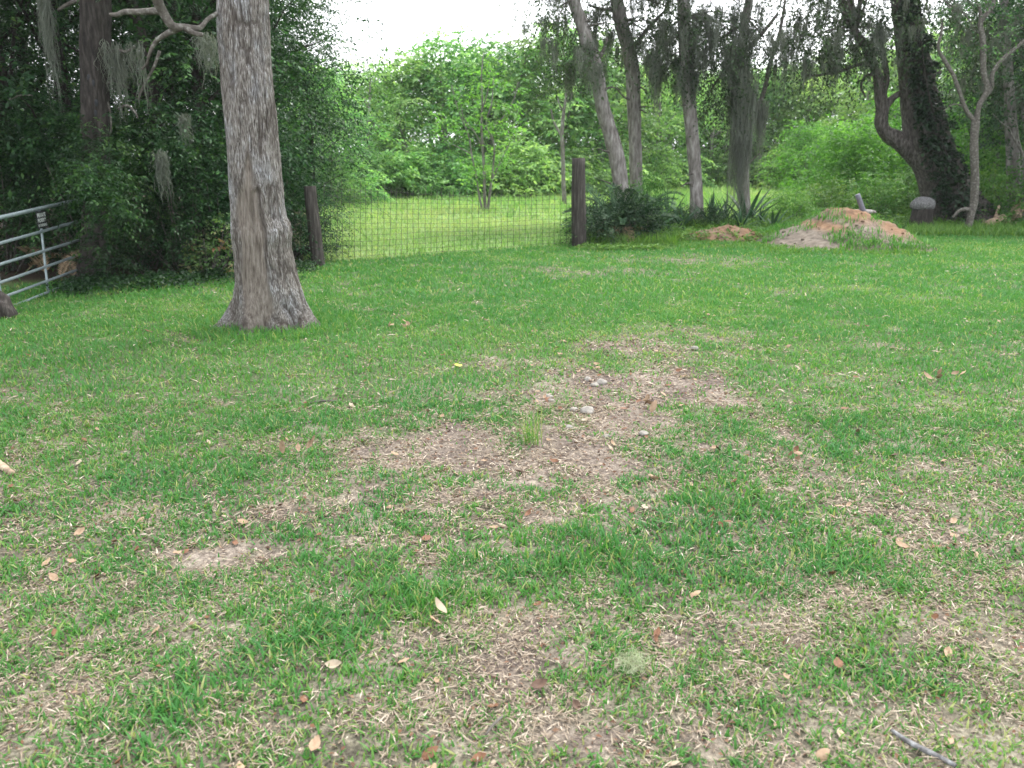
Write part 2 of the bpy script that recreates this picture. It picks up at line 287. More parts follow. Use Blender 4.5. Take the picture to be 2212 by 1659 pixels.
def ground_mat():
    m, ns, L = new_mat('ground'); out = ns.new('ShaderNodeOutputMaterial'); b = ns.new('ShaderNodeBsdfPrincipled'); L.new(b.outputs[0], out.inputs[0])
    tc = ns.new('ShaderNodeTexCoord')
    def nz(sc, det=5, ro=.65):
        n = ns.new('ShaderNodeTexNoise'); n.inputs['Scale'].default_value = sc; n.inputs['Detail'].default_value = det; n.inputs['Roughness'].default_value = ro; L.new(tc.outputs['Object'], n.inputs['Vector']); return n
    n1, n2_, n3_ = nz(28), nz(150, 3), nz(2.3, 4)
    soil = ramp(ns, [(.3, (.085, .066, .06)), (.5, (.172, .142, .118)), (.72, (.30, .258, .215))]); sm = ns.new('ShaderNodeMath'); sm.operation = 'MULTIPLY_ADD'; sm.inputs[1].default_value = .9; L.new(n3_.outputs['Fac'], sm.inputs[0]); sb = ns.new('ShaderNodeMath'); sb.operation = 'SUBTRACT'; sb.inputs[1].default_value = .45; L.new(n1.outputs['Fac'], sb.inputs[0]); L.new(sb.outputs[0], sm.inputs[2]); L.new(sm.outputs[0], soil.inputs[0])
    gr = ramp(ns, [(.3, (.028, .075, .016)), (.55, (.05, .13, .026)), (.75, (.09, .16, .045))]); L.new(n1.outputs['Fac'], gr.inputs[0])
    fl = ramp(ns, [(.3, (.13, .23, .07)), (.55, (.2, .31, .10)), (.75, (.28, .35, .15))]); L.new(nz(3).outputs['Fac'], fl.inputs[0])
    du = ramp(ns, [(.3, (.03, .022, .015)), (.6, (.07, .05, .035)), (.8, (.13, .095, .065))]); L.new(n1.outputs['Fac'], du.inputs[0])
    def mixa(attr, A, B):
        at = ns.new('ShaderNodeAttribute'); at.attribute_name = attr; mx = ns.new('ShaderNodeMix'); mx.data_type = 'RGBA'
        L.new(at.outputs['Fac'], mx.inputs['Factor']); L.new(A, mx.inputs['A']); L.new(B, mx.inputs['B']); return mx.outputs['Result']
    c = mixa('field', gr.outputs[0], fl.outputs[0]); c = mixa('bare', c, soil.outputs[0]); c = mixa('duff', c, du.outputs[0])
    fr = ramp(ns, [(.32, (.42, .40, .38)), (.5, (.95, .95, .95)), (.68, (1.35, 1.32, 1.28))]); L.new(nz(75, 4, .7).outputs['Fac'], fr.inputs[0]); fm = ns.new('ShaderNodeMix'); fm.data_type = 'RGBA'; fm.blend_type = 'MULTIPLY'; fm.inputs['Factor'].default_value = 1; L.new(c, fm.inputs['A']); L.new(fr.outputs[0], fm.inputs['B']); L.new(fm.outputs['Result'], b.inputs['Base Color']); b.inputs['Roughness'].default_value = .95; b.inputs['Specular IOR Level'].default_value = .1
    bp = ns.new('ShaderNodeBump'); bp.inputs['Strength'].default_value = .7; bp.inputs['Distance'].default_value = .015; L.new(n2_.outputs['Fac'], bp.inputs['Height']); L.new(bp.outputs[0], b.inputs['Normal'])
    return m
M_ground = ground_mat()
def mound_mat():
    m, ns, L = new_mat('mound_soil'); out = ns.new('ShaderNodeOutputMaterial'); b = ns.new('ShaderNodeBsdfPrincipled'); L.new(b.outputs[0], out.inputs[0])
    tc = ns.new('ShaderNodeTexCoord'); n = ns.new('ShaderNodeTexNoise'); n.inputs['Scale'].default_value = 9; n.inputs['Detail'].default_value = 6; L.new(tc.outputs['Object'], n.inputs['Vector'])
    a = ramp(ns, [(.3, (.072, .057, .044)), (.5, (.125, .102, .08)), (.75, (.19, .162, .13))]); L.new(n.outputs['Fac'], a.inputs[0])
    c = ramp(ns, [(.25, (.085, .046, .024)), (.5, (.16, .088, .045)), (.75, (.235, .14, .075))]); L.new(n.outputs['Fac'], c.inputs[0])
    at = ns.new('ShaderNodeAttribute'); at.attribute_name = 'clay'; mx = ns.new('ShaderNodeMix'); mx.data_type = 'RGBA'
    L.new(at.outputs['Fac'], mx.inputs['Factor']); L.new(a.outputs[0], mx.inputs['A']); L.new(c.outputs[0], mx.inputs['B']); L.new(mx.outputs['Result'], b.inputs['Base Color']); b.inputs['Roughness'].default_value = .95
    bp = ns.new('ShaderNodeBump'); bp.inputs['Strength'].default_value = .8; bp.inputs['Distance'].default_value = .04; L.new(n.outputs['Fac'], bp.inputs['Height']); L.new(bp.outputs[0], b.inputs['Normal'])
    return m
M_mound = mound_mat()

# ------------------------------------------------------------------ ground
def ell(lst):
    o = []
    for x, y, rx, ry, a in lst:
        c = G(x, y); n = G(x, y+ry); f = G(x, y-ry); e = G(x+rx, y)
        o.append((c[0], (n[1]+f[1])/2, abs(e[0]-c[0]), abs(f[1]-n[1])/2, a))
    return o
BARE = ell([(1330, 875, 300, 105, 1), (1480, 850, 170, 85, 1), (1000, 985, 260, 85, .95), (1230, 985, 270, 90, 1), (1380, 930, 250, 100, .95), (820, 1000, 250, 80, .75), (800, 1060, 110, 60, .8), (1000, 1075, 240, 38, .6), (1170, 1110, 90, 40, .75),
            (640, 1110, 230, 70, .8), (470, 1205, 230, 55, 1), (250, 1265, 90, 35, .7), (920, 1215, 90, 40, .8), (1350, 755, 170, 20, .7), (1580, 1285, 120, 70, .8), (900, 1500, 120, 50, .75),
            (1130, 1440, 170, 60, .7), (1250, 1600, 260, 70, .85), (1700, 1610, 330, 80, .62), (2010, 1540, 230, 110, .62), (2050, 1340, 140, 70, .62), (1840, 1240, 120, 60, .5),
            (130, 1490, 160, 50, .62), (560, 1480, 160, 40, .45), (300, 1400, 120, 40, .45), (1900, 1020, 200, 60, .35), (640, 975, 80, 25, .7), (850, 890, 120, 30, .5), (1720, 950, 120, 50, .45), (1500, 960, 180, 55, .8),
            (1420, 1380, 200, 50, .6), (1950, 820, 110, 14, .4), (1270, 590, 300, 16, .36), (1500, 562, 240, 16, .4), (620, 716, 75, 9, .7), (1700, 850, 200, 90, .3), (1450, 742, 240, 40, .42), (1080, 800, 260, 50, .4), (1500, 1330, 500, 130, .5), (1400, 1500, 700, 120, .55)])
LUSH = ell([(1230, 1195, 230, 60, 1), (1560, 1080, 120, 50, .8), (1760, 1180, 130, 60, .6), (900, 1310, 150, 50, .8), (700, 1370, 180, 60, .6), (330, 1560, 200, 50, .5), (1060, 1300, 120, 40, .6)])
def emask(lst, x, y, soft=.9):
    o = np.zeros_like(x)
    for cx, cy, rx, ry, a in lst:
        d = np.sqrt(((x-cx)/rx)**2+((y-cy)/ry)**2); o = np.maximum(o, a*np.clip((1.25-d)/soft, 0, 1))
    return o
def bare_at(x, y):
    n = n2(x, y, 2.6, 5, 4)-.5; n1 = n2(x, y, 9, 23, 3)-.5
    base = (.29+.22*np.clip(x*.7+.7, 0, 1))*np.clip((6.0-y)/3.5, 0, 1)
    return np.clip(np.maximum(emask(BARE, x, y, 1.1)*1.0, base) + n*1.15 + n1*1.0 - .02 - .6*emask(LUSH, x, y), 0, 1)
fA, fB = G(688, 572), G(1245, 530)                   # the two fence posts
def field_at(x, y):                                  # beyond the wire fence
    yf = fA[1]+(fB[1]-fA[1])*np.clip((x-fA[0])/(fB[0]-fA[0]), -1, 3.0); yf = yf+.012*np.clip(x-4, 0, 50)**2
    return np.clip((y-yf)/.8, 0, 1)
def duff_at(x, y):                                   # leaf litter under the wood on the left
    side = np.clip((-.226*y-.05-x)/.5, 0, 1)
    edge = np.interp(x, [-30, -8, -5.9, -4.6, -3.3, -2.8, 0], [9.5, 10.3, 11.3, 11.6, 12.6, 13.2, 13.2])
    return np.clip((y-edge)/.9+.35*(n2(x, y, 2, 71)-.5), 0, 1)*side
def H(x, y):
    return .05*(n2(x, y, .35, 41, 2)-.5) + .022*(n2(x, y, 2.2, 43, 2)-.5)*np.clip((40-y)/30, 0, 1)
u = np.linspace(-1, 1, 321); gx = np.sign(u)*(6.0*np.abs(u)+ 394*np.abs(u)**6)
v = np.linspace(0, 1, 361); gy = -3 + 17*v + 6*v**2 + 580*v**9
GX, GY = np.meshgrid(gx, gy); fx, fy = GX.ravel(), GY.ravel()
V = np.stack([fx, fy, H(fx, fy)], 1); nx = len(gx); i = np.arange(len(gy)-1)[:, None]; j = np.arange(nx-1)[None]
F = np.stack([i*nx+j, i*nx+j+1, (i+1)*nx+j+1, (i+1)*nx+j], -1).reshape(-1, 4)
fld = field_at(fx, fy); dfl = duff_at(fx, fy)
ground = link('ground', mesh_np('ground', V, F, M_ground, True, {'bare': np.clip(np.maximum(bare_at(fx, fy)*1.3, np.clip((9-fy)/5, 0, 1)*.85), 0, 1)*(1-fld), 'field': fld, 'duff': dfl}))
tag(ground, 'ground of lawn, bare soil and open field', kind='structure')

# ------------------------------------------------------------------ grass
def blades(x, y, hgt, wid, lean, rng, tint, seg=3, droop=.5, z0=None):
    n = len(x); a = rng.uniform(0, 6.283, n); d = np.stack([np.cos(a), np.sin(a)], 1); s = np.stack([-d[:, 1], d[:, 0]], 1)
    tw = rng.normal(0, .7, n); s = s*np.cos(tw)[:, None]+d*np.sin(tw)[:, None]*.6
    z = (H(x, y) if z0 is None else z0)-.004
    rows = []
    for k in range(seg+1):
        t = k/seg; h = hgt*(t-droop*.45*lean*t*t); off = hgt*lean*(.25*t+.75*t*t)
        w = wid*.5*(1 - t**2.2*.93)*(0.75+.5*min(t*2, 1)); cx, cy = x+d[:, 0]*off, y+d[:, 1]*off
        rows.append(np.stack([np.stack([cx-s[:, 0]*w, cy-s[:, 1]*w, z+h], 1), np.stack([cx+s[:, 0]*w, cy+s[:, 1]*w, z+h], 1)], 1))
    V = np.stack(rows, 1).reshape(-1, 3); b = (np.arange(n)*(seg+1)*2)[:, None]+np.arange(seg)[None]*2
    return V, np.stack([b, b+1, b+3, b+2], -1).reshape(-1, 4), np.repeat(np.clip(tint, 0, 1), (seg+1)*2)
def scatter(n, y0, y1, rng, fan=.66, pad=1.2):
    y = np.sqrt(rng.uniform(0, 1, n)*(y1**2-y0**2)+y0**2); x = rng.uniform(-1, 1, n)*(fan*y+pad); return x, y
def joined(name, bl, mat):
    Vs, Fs, T, o = [], [], [], 0
    for V, F, t in bl:
        Vs.append(V); Fs.append(F+o); T.append(t); o += len(V)
    return mesh_np(name, np.concatenate(Vs), np.concatenate(Fs), mat, True, {'tint': np.concatenate(T)})
rg = np.random.default_rng(3)
def lawn_zone(n, y0, y1, wid, hgt, seg, clump=0):
    x, y = scatter(n, y0, y1, rg)
    if clump:                                        # runners: blades gathered in little tufts
        k = n//clump; cx, cy = scatter(k, y0, y1, rg); x = np.repeat(cx, clump)+rg.normal(0, .022, k*clump); y = np.repeat(cy, clump)+rg.normal(0, .022, k*clump)
    b = bare_at(x, y); lu = emask(LUSH, x, y)*np.clip(n2(x, y, 5, 33, 3)*2.6-.6, 0, 1.1)
    rr = np.repeat(rg.uniform(0, 1, len(x)//clump), clump)*.7+rg.uniform(0, 1, len(x))*.3 if clump else rg.uniform(0, 1, len(x))
    keep = rr > b*.94-.02
    keep &= (field_at(x, y) < .5) & (duff_at(x, y) < rg.uniform(.1, .8, len(x))); x, y, b, lu = x[keep], y[keep], b[keep], lu[keep]
    big = n2(x, y, .55, 91, 2)-.5; m = n2(x, y, 3, 95, 2)-.5
    near = np.clip((5.5-y)/4, 0, 1)
    tint = .56+.5*m+.45*big+rg.normal(0, .15, len(x))-.28*b+.12*near
    tint = np.where(rg.uniform(0, 1, len(x)) < .06+.08*near, .04, tint)
    h = hgt*rg.uniform(.5, 1.25, len(x))*(1+.9*lu)*(1-.45*b)*(1+.5*m)
    return blades(x, y, h, wid*rg.uniform(.7, 1.25, len(x)), np.clip(rg.normal(.75, .35, len(x))-.25*lu, .1, 1.6), rg, tint, seg)
lawn = joined('lawn_grass', [lawn_zone(76000, 1.3, 3.2, .0074, .041, 3, 5), lawn_zone(96000, 3.2, 5.5, .0082, .042, 3, 5), lawn_zone(100000, 5.5, 10, .0105, .05, 2), lawn_zone(125000, 10, 19, .017, .06, 2)], M_grass)
tag(link('lawn_grass', lawn), 'short green lawn grass, thin over the worn bare patches', kind='stuff')
# dry thatch lying among the blades
def straw_zone(n, y0, y1, wid, ln):
    x, y = scatter(n, y0, y1, rg); b = bare_at(x, y); near = np.clip((6-y)/4, 0, 1)
    keep = rg.uniform(0, 1, n) < np.clip(.22+.5*near+b*.75, 0, 1); keep &= (b < .93) | (rg.uniform(0, 1, n) < .4); x, y, b = x[keep], y[keep], b[keep]; n = len(x)
    clus = n2(x, y, 6, 55, 2); keep = clus > rg.uniform(.3, .66, n); x, y = x[keep], y[keep]; n = len(x)
    a = rg.uniform(0, 6.283, n); L = ln*rg.uniform(.4, 1.3, n); c = np.stack([x, y, H(x, y)+rg.uniform(.001, .018, n)], 1)
    ax = np.stack([np.cos(a), np.sin(a), rg.normal(.05, .22, n)], 1); nn = np.stack([rg.normal(0, .3, n), rg.normal(0, .3, n), np.ones(n)], 1)
    V, F = leaves(c, ax, nn, L*rg.choice([.5, .8, 1.0, 1.5], n), wid*rg.uniform(.4, 1.5, n), .1)
    return V, F, np.repeat(np.clip(.5+rg.normal(0, .3, n), 0, 1), 4)
st = joined('dry_thatch', [straw_zone(120000, 1.3, 3.2, .0036, .036), straw_zone(120000, 3.2, 5.5, .0052, .042), straw_zone(60000, 5.5, 10, .010, .055), straw_zone(20000, 10, 17, .016, .08)], M_straw)
tag(link('dry_thatch', st), 'dry straw coloured grass clippings between the green blades', kind='stuff')
n = 46000; x, y = scatter(n, 1.6, 8, rg, .6, .3); b = bare_at(x, y); k = rg.uniform(0, 1, n) < np.clip(b*1.0+.12, 0, .85); x, y = x[k], y[k]; n = len(x)
a = rg.uniform(0, 6.283, n); ax = np.stack([np.cos(a), np.sin(a), rg.normal(0, .25, n)], 1); nn = np.stack([rg.normal(0, .4, n), rg.normal(0, .4, n), np.ones(n)], 1); lc = rg.uniform(.006, .022, n)*(1+.07*y)
V, F = leaves(np.stack([x, y, H(x, y)+rg.uniform(.002, .012, n)], 1), ax, nn, lc, lc*rg.uniform(.3, .6, n), .15)
M_chip = leaf_mat('leaf_litter', [(0, (.05, .032, .024)), (.4, (.14, .065, .035)), (.7, (.24, .16, .11)), (1, (.38, .32, .26))], trans=.1, rough=.8, hue=0, val=0, tcol=1)
tag(link('leaf_litter', mesh_np('leaf_litter', V, F, M_chip, True, {'tint': np.repeat(rg.uniform(0, 1, n), 4)})), 'crumbled brown leaf bits scattered on the bare soil', kind='stuff')
# open field beyond the fence
def field_zone(n, y0, y1, wid, hgt, fan=.66):
    x, y = scatter(n, y0, y1, rg, fan, 2); keep = (field_at(x, y) > .3) & (duff_at(x, y) < .5); x, y = x[keep], y[keep]; n = len(x)
    big = n2(x, y*.5, .35, 61, 2)-.5; m = n2(x, y, 1.6, 65, 2)-.5
    far = np.clip((y-24)/14, 0, 1)
    return blades(x, y, hgt*rg.uniform(.4, 1.3, n)*(1+.9*m)*(1+.8*far), wid*rg.uniform(.7, 1.3, n), np.clip(rg.normal(.6, .3, n), .1, 1.3), rg, .45+.9*big+.5*m+rg.normal(0, .2, n), 2)
fg = joined('field_grass', [field_zone(70000, 12, 24, .022, .10), field_zone(60000, 24, 46, .04, .15), field_zone(30000, 46, 75, .07, .2)], M_field)
tag(link('field_grass', fg), 'light green field grass beyond the wire fence', kind='stuff')

# ------------------------------------------------------------------ the big trunk in front
rt = np.random.default_rng(11)
D0 = G(590, 706)[1]
prof = [(0, 467, 572), (100, 473, 577), (200, 482, 586), (300, 491, 597), (400, 497, 608), (480, 502, 619), (505, 504, 628), (530, 506, 626), (560, 509, 632), (600, 512, 641), (640, 513, 652), (670, 512, 657), (695, 512, 662)]
ctrl = []
for y, a, b in prof:
    p0, p1 = AT(a, y, D0), AT(b, y, D0); ctrl.append([(p0[0]+p1[0])/2, D0, p0[2], abs(p1[0]-p0[0])/2])
ctrl = np.array(ctrl)[::-1]; base_c = ctrl[0].copy()
ctrl[:, 1] += np.interp(ctrl[:, 2], [0, 3], [0, .05])
low = base_c.copy(); low[2] = -.25; low[3] *= 1.02
top = ctrl[-1]; dx = (ctrl[-1]-ctrl[-5])/(ctrl[-1][2]-ctrl[-5][2])
ext = [np.array([top[0]+dx[0]*h*.8, top[1]+.03*h, top[2]+h, max(top[3]*(1-h*.055), .08)]) for h in (1, 2.2, 3.6, 5)]
ctrl = np.vstack([low, ctrl, ext])
S = smooth_path(ctrl, 420); NS = 190; th = np.arange(NS)/NS*2*math.pi
zz = S[:, 2][:, None]*np.ones((1, NS)); TH = th[None]*np.ones((len(S), 1))
rad = S[:, 3][:, None]*np.ones((1, NS))
def bump_a(a0, w): d = (TH-a0+math.pi) % (2*math.pi)-math.pi; return np.exp(-(d/w)**2)
fl = np.exp(-np.clip(zz, -.05, 9)/.17)                # root flare near the ground
for a0, w, k in ((R(196), .22, .27), (R(252), .22, .17), (R(300), .2, .12), (R(330), .2, .15), (R(355), .25, .17), (R(70), .5, .12), (R(130), .4, .10)):
    rad = rad + k*fl*bump_a(a0, w)
rad = rad + .04*np.exp(-((zz-1.0)/.06)**2)*bump_a(R(355), .3)*.6
Pn = np.stack([np.cos(TH)*rad*1.0, np.sin(TH)*rad, zz], -1).reshape(-1, 3)
ridge = fbm(Pn*np.array([34, 34, 6.5]), 7, 3).reshape(rad.shape); coarse = fbm(Pn*np.array([6, 6, 2.2]), 9, 2).reshape(rad.shape)
# long scar of bare wood on the front
ang_c = np.interp(zz, [.1, .5, 1.0, 1.45, 1.75], [R(263), R(262), R(264), R(270), R(274)]); wid = np.interp(zz, [.05, .2, .6, 1.0, 1.3, 1.55, 1.75], [0.2, .40, .52, .60, .46, .2, .0])
d = (TH-ang_c+math.pi) % (2*math.pi)-math.pi; scar = np.clip((wid-np.abs(d)-(coarse-.5)*.7)/.12, 0, 1)*(zz > .03)*(zz < 1.85)
plate = fbm(Pn*np.array([13, 13, 2.6]), 19, 2).reshape(rad.shape); crack = np.exp(-((plate-.5)/.035)**2)
rad = rad + (np.abs(ridge-.5)*-.045+.01 - .016*crack)*(1-scar*.8) + (coarse-.5)*.045 - .014*scar
lip = np.exp(-((np.abs(d)-wid)/.05)**2)*(zz < 1.7)*(zz > .1); rad = rad+.014*lip; darkening = np.clip(crack*.8*(1-scar) + .6*np.exp(-((np.abs(d)-wid+.06)/.035)**2)*(zz < 1.7)*(zz > .1)*np.clip(coarse*2.4-.6, 0, 1) + np.exp(-np.clip(zz, 0, 9)/.16)*.55*np.clip(coarse*2.2-.4, 0, 1), 0, 1)  # darker in bark cracks and along the scar edge, stained near the ground
groove = np.exp(-((d-.12)/.05)**2)*np.exp(-((zz-1.12)/.22)**2); rad = rad - .03*groove
ledge = np.exp(-((zz-1.33-(d*.12))/.02)**2)*np.exp(-((d-.28)/.22)**2); rad = rad + .018*ledge
V = np.stack([S[:, 0][:, None]+np.cos(TH)*rad, S[:, 1][:, None]+np.sin(TH)*rad, zz], -1).reshape(-1, 3)
i = np.arange(len(S)-1)[:, None]; j = np.arange(NS)[None]
F = np.stack([i*NS+j+0*i, i*NS+(j+1) % NS, (i+1)*NS+(j+1) % NS, (i+1)*NS+j], -1).reshape(-1, 4)
big = thing('big_tree', 'large grey barked tree standing alone on the lawn with a long scarred trunk', 'tree', (base_c[0], D0, 0))
def rel(V, o): return V-np.array(o.location)
part('trunk', mesh_np('trunk', rel(V, big), F, M_bark, True, {'scar': scar.ravel(), 'darkening': darkening.ravel()}), big)
tp = ctrl[-1][:3]
br = []
# crooked lichen branch leaving the trunk on the left, and limbs above the frame
LB = [(468, 30, 8.1, .022), (448, 42, 8.0, .019), (432, 60, 7.95, .024), (398, 58, 7.9, .028), (376, 58, 7.85, .036), (352, 26, 7.8, .042), (335, -14, 7.7, .05), (320, -60, 7.6, .06)]
br.append(ptube([[*AT(x, y, Dd), r] for x, y, Dd, r in LB], 30, 8))
br.append(ptube([[*AT(x, y, Dd), r] for x, y, Dd, r in [(400, 60, 7.9, .03), (420, 72, 7.9, .024), (438, 75, 7.9, .018)]], 8, 6))
br.append(ptube([[*AT(x, y, Dd), r] for x, y, Dd, r in [(385, 61, 7.9, .032), (355, 76, 7.9, .024), (335, 92, 7.95, .02), (322, 118, 7.95, .014), (316, 140, 8, .01), (306, 150, 8, .008)]], 20, 6))
br.append(ptube([[*AT(x, y, Dd), r] for x, y, Dd, r in [(356, 24, 7.85, .035), (330, 24, 7.9, .03), (300, 26, 8.0, .028), (268, 26, 8.1, .024), (245, 32, 8.2, .018), (236, 30, 8.2, .01)]], 22, 6))
Vb, Fb = merge(br); part('branch', mesh_np('branch', rel(Vb, big), Fb, M_branch, True), big); br = []
cc = []
for k in range(9):
    a = k*2.4+.5; L = rt.uniform(2.2, 3.8); c = tp+np.array([math.cos(a)*L, math.sin(a)*L*.9, rt.uniform(-.6, 1.8)]); cc.append(c)
    br.append(limb(tp+np.array([0, 0, -rt.uniform(.2, 2)]), c, .11, .03, rt, .1))
    for q in range(4):
        c2 = c+rt.normal(0, .8, 3); cc.append(c2); br.append(limb(c, c2, .03, .01, rt))
Vb, Fb = merge(br); part('branches', mesh_np('branches', rel(Vb, big), Fb, M_branch, True), big)
cw = crown(cc, .8, 14, .8, 10, .11, .05, .35, rt, core=tp); part('crown', mesh_np('crown', rel(cw[0], big), cw[1], M_wood_leaf, True, {'tint': cw[2]}), big)

n = 2600; a_ = rt.uniform(0, 6.283, n); rr_ = rt.uniform(.36, .85, n)**1.0; x = base_c[0]+np.cos(a_)*rr_; y = D0+np.sin(a_)*rr_
gb = blades(x, y, .085*rt.uniform(.5, 1.4, n), .010*rt.uniform(.7, 1.2, n), np.clip(rt.normal(.6, .3, n), .1, 1.3), rt, .5+rt.normal(0, .25, n), 3)
tag(link('trunk_grass', mesh_np('trunk_grass', gb[0], gb[1], M_grass, True, {'tint': gb[2]})), 'longer grass round the foot of the scarred trunk', kind='stuff')
# ------------------------------------------------------------------ trees of the wood: prototypes, then copies
def leaf_part(name, arr, mat, root): return part(name, mesh_np(name, arr[0], arr[1], mat, True, {'tint': arr[2]}), root)
def make_tree(name, cat, seed, h, r, z0, n_clump, n_spray, k, leafL, leafW, Ls, mat, bark, tr=.14, clump_r=.6, droop=.35, bare_top=0.0, loc=(0, 0, -50), n_limb=26):
    rng = np.random.default_rng(seed); root = thing(name, '', cat, loc)
    P = np.array([[0, 0, -.2, tr*1.35], [0, 0, .15, tr*1.1], [rng.normal(0, .08), rng.normal(0, .08), h*.35, tr*.8], [rng.normal(0, .2), rng.normal(0, .2), h*.7, tr*.5], [rng.normal(0, .25), rng.normal(0, .25), h*.96, tr*.12]])
    S = smooth_path(P, 20)
    Vt, Ft = tube(S[:, :3], S[:, 3]*(1+.1*np.sin(np.arange(20)*2.1)), 10); part('trunk', mesh_np('trunk', Vt, Ft, bark, True), root)
    C = []
    lob = [(rng.uniform(0, 6.28), rng.uniform(.7, 1.2), rng.uniform(z0, h)) for _ in range(7)]
    while len(C) < n_clump:
        z = z0+(h-z0)*rng.uniform(0, 1)**.9; t = (z-z0)/(h-z0); rr = r*(.55+.75*math.sin(min(max(t*1.05+.12, 0), 1)*math.pi)**.7*.8)*(1-.55*t**3)
        a = rng.uniform(0, 6.28)
        for la, lk, lz in lob:
            rr *= 1+(lk-.85)*.5*math.exp(-((math.remainder(a-la, 6.283))/.7)**2-((z-lz)/1.2)**2)
        q = rr*math.sqrt(rng.uniform(.12, 1)); C.append([q*math.cos(a), q*math.sin(a), z])
    C = np.array(C); br = []
    for c in C[:n_limb]:
        z = max(c[2]-rng.uniform(.5, 1.4)-.25*math.hypot(c[0], c[1]), h*.08); s = S[np.argmin(abs(S[:, 2]-z))]; br.append(limb(s[:3], c, max(s[3]*.4, .015), .008, rng, .06, 6, 5))
    Vb, Fb = merge(br); part('branches', mesh_np('branches', Vb, Fb, bark, True), root)
    core = np.stack([0*C[:, 0], 0*C[:, 1], C[:, 2]], 1)
    leaf_part('crown', crown(C, clump_r, n_spray, Ls, k, leafL, leafW, droop, rng, core=core, tint0=.45, tvar=.2), mat, root)
    return root
def put(protos, k, used, x, y, rot, sc, label, group):
    p = protos[k % len(protos)]
    if p.name not in used:
        used.add(p.name); p.location = (x, y, 0); p.rotation_euler = (0, 0, rot); p.scale = (sc,)*3 if np.isscalar(sc) else sc; p['label'] = label; p['group'] = group; return p
    return dup(p, (x, y, 0), rot, sc, label, group)
used = set(); rw = np.random.default_rng(21)
# dark wood on the left
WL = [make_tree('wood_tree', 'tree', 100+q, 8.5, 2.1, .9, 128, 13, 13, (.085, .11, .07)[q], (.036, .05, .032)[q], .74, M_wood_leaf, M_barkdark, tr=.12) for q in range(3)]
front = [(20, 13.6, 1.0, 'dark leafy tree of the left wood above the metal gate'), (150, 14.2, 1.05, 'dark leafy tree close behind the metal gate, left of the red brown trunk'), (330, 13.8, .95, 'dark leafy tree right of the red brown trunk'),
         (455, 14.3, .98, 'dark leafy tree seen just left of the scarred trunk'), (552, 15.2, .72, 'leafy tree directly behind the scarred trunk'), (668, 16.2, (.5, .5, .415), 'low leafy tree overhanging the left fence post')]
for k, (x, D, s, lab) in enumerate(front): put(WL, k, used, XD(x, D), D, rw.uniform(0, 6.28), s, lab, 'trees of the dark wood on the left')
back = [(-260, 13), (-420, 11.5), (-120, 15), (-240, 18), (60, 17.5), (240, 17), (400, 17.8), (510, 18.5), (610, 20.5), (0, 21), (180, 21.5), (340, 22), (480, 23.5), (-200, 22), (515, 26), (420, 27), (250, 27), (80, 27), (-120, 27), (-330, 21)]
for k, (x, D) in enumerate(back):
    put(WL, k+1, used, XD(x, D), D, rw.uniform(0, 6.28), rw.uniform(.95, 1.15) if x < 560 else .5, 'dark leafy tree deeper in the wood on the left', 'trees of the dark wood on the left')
def make_bush(name, seed, r, h, n, n_spray, k, leafL, leafW, Ls, mat, cat='bush', tint0=.45, droop=.4, clump_r=.35):
    rng = np.random.default_rng(seed); root = thing(name, '', cat, (0, 0, -50)); C = []
    for q in range(n):
        a = rng.uniform(0, 6.28); z = h*rng.uniform(.08, .95); rr = r*math.sqrt(rng.uniform(.05, 1))*math.sqrt(max(1-(z/h)**2.2, .05)); C.append([rr*math.cos(a), rr*math.sin(a), z])
    C = np.array(C); st = []
    for c in C[:14]: st.append(limb(np.array([c[0]*.15, c[1]*.15, -.05]), c, .018, .006, rng, .05, 5, 5))
    Vb, Fb = merge(st); part('stems', mesh_np('stems', Vb, Fb, M_branch, True), root)
    leaf_part('foliage', crown(C, clump_r, n_spray, Ls, k, leafL, leafW, droop, rng, tint0=tint0, tvar=.2), mat, root); return root
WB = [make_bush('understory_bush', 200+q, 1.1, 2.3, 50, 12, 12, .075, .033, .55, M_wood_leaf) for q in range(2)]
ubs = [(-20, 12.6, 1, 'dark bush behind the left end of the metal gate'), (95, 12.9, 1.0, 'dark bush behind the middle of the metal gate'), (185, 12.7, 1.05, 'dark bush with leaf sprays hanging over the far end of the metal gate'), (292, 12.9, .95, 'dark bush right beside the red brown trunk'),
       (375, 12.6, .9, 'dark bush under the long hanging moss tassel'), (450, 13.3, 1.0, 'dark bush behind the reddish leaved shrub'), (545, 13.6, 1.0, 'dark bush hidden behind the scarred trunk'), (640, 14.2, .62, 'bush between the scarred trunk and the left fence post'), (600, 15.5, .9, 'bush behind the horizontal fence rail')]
for k, (x, D, s, lab) in enumerate(ubs): put(WB, k, used, XD(x, D), D, rw.uniform(0, 6.28), s, lab, 'bushes at the foot of the left wood')
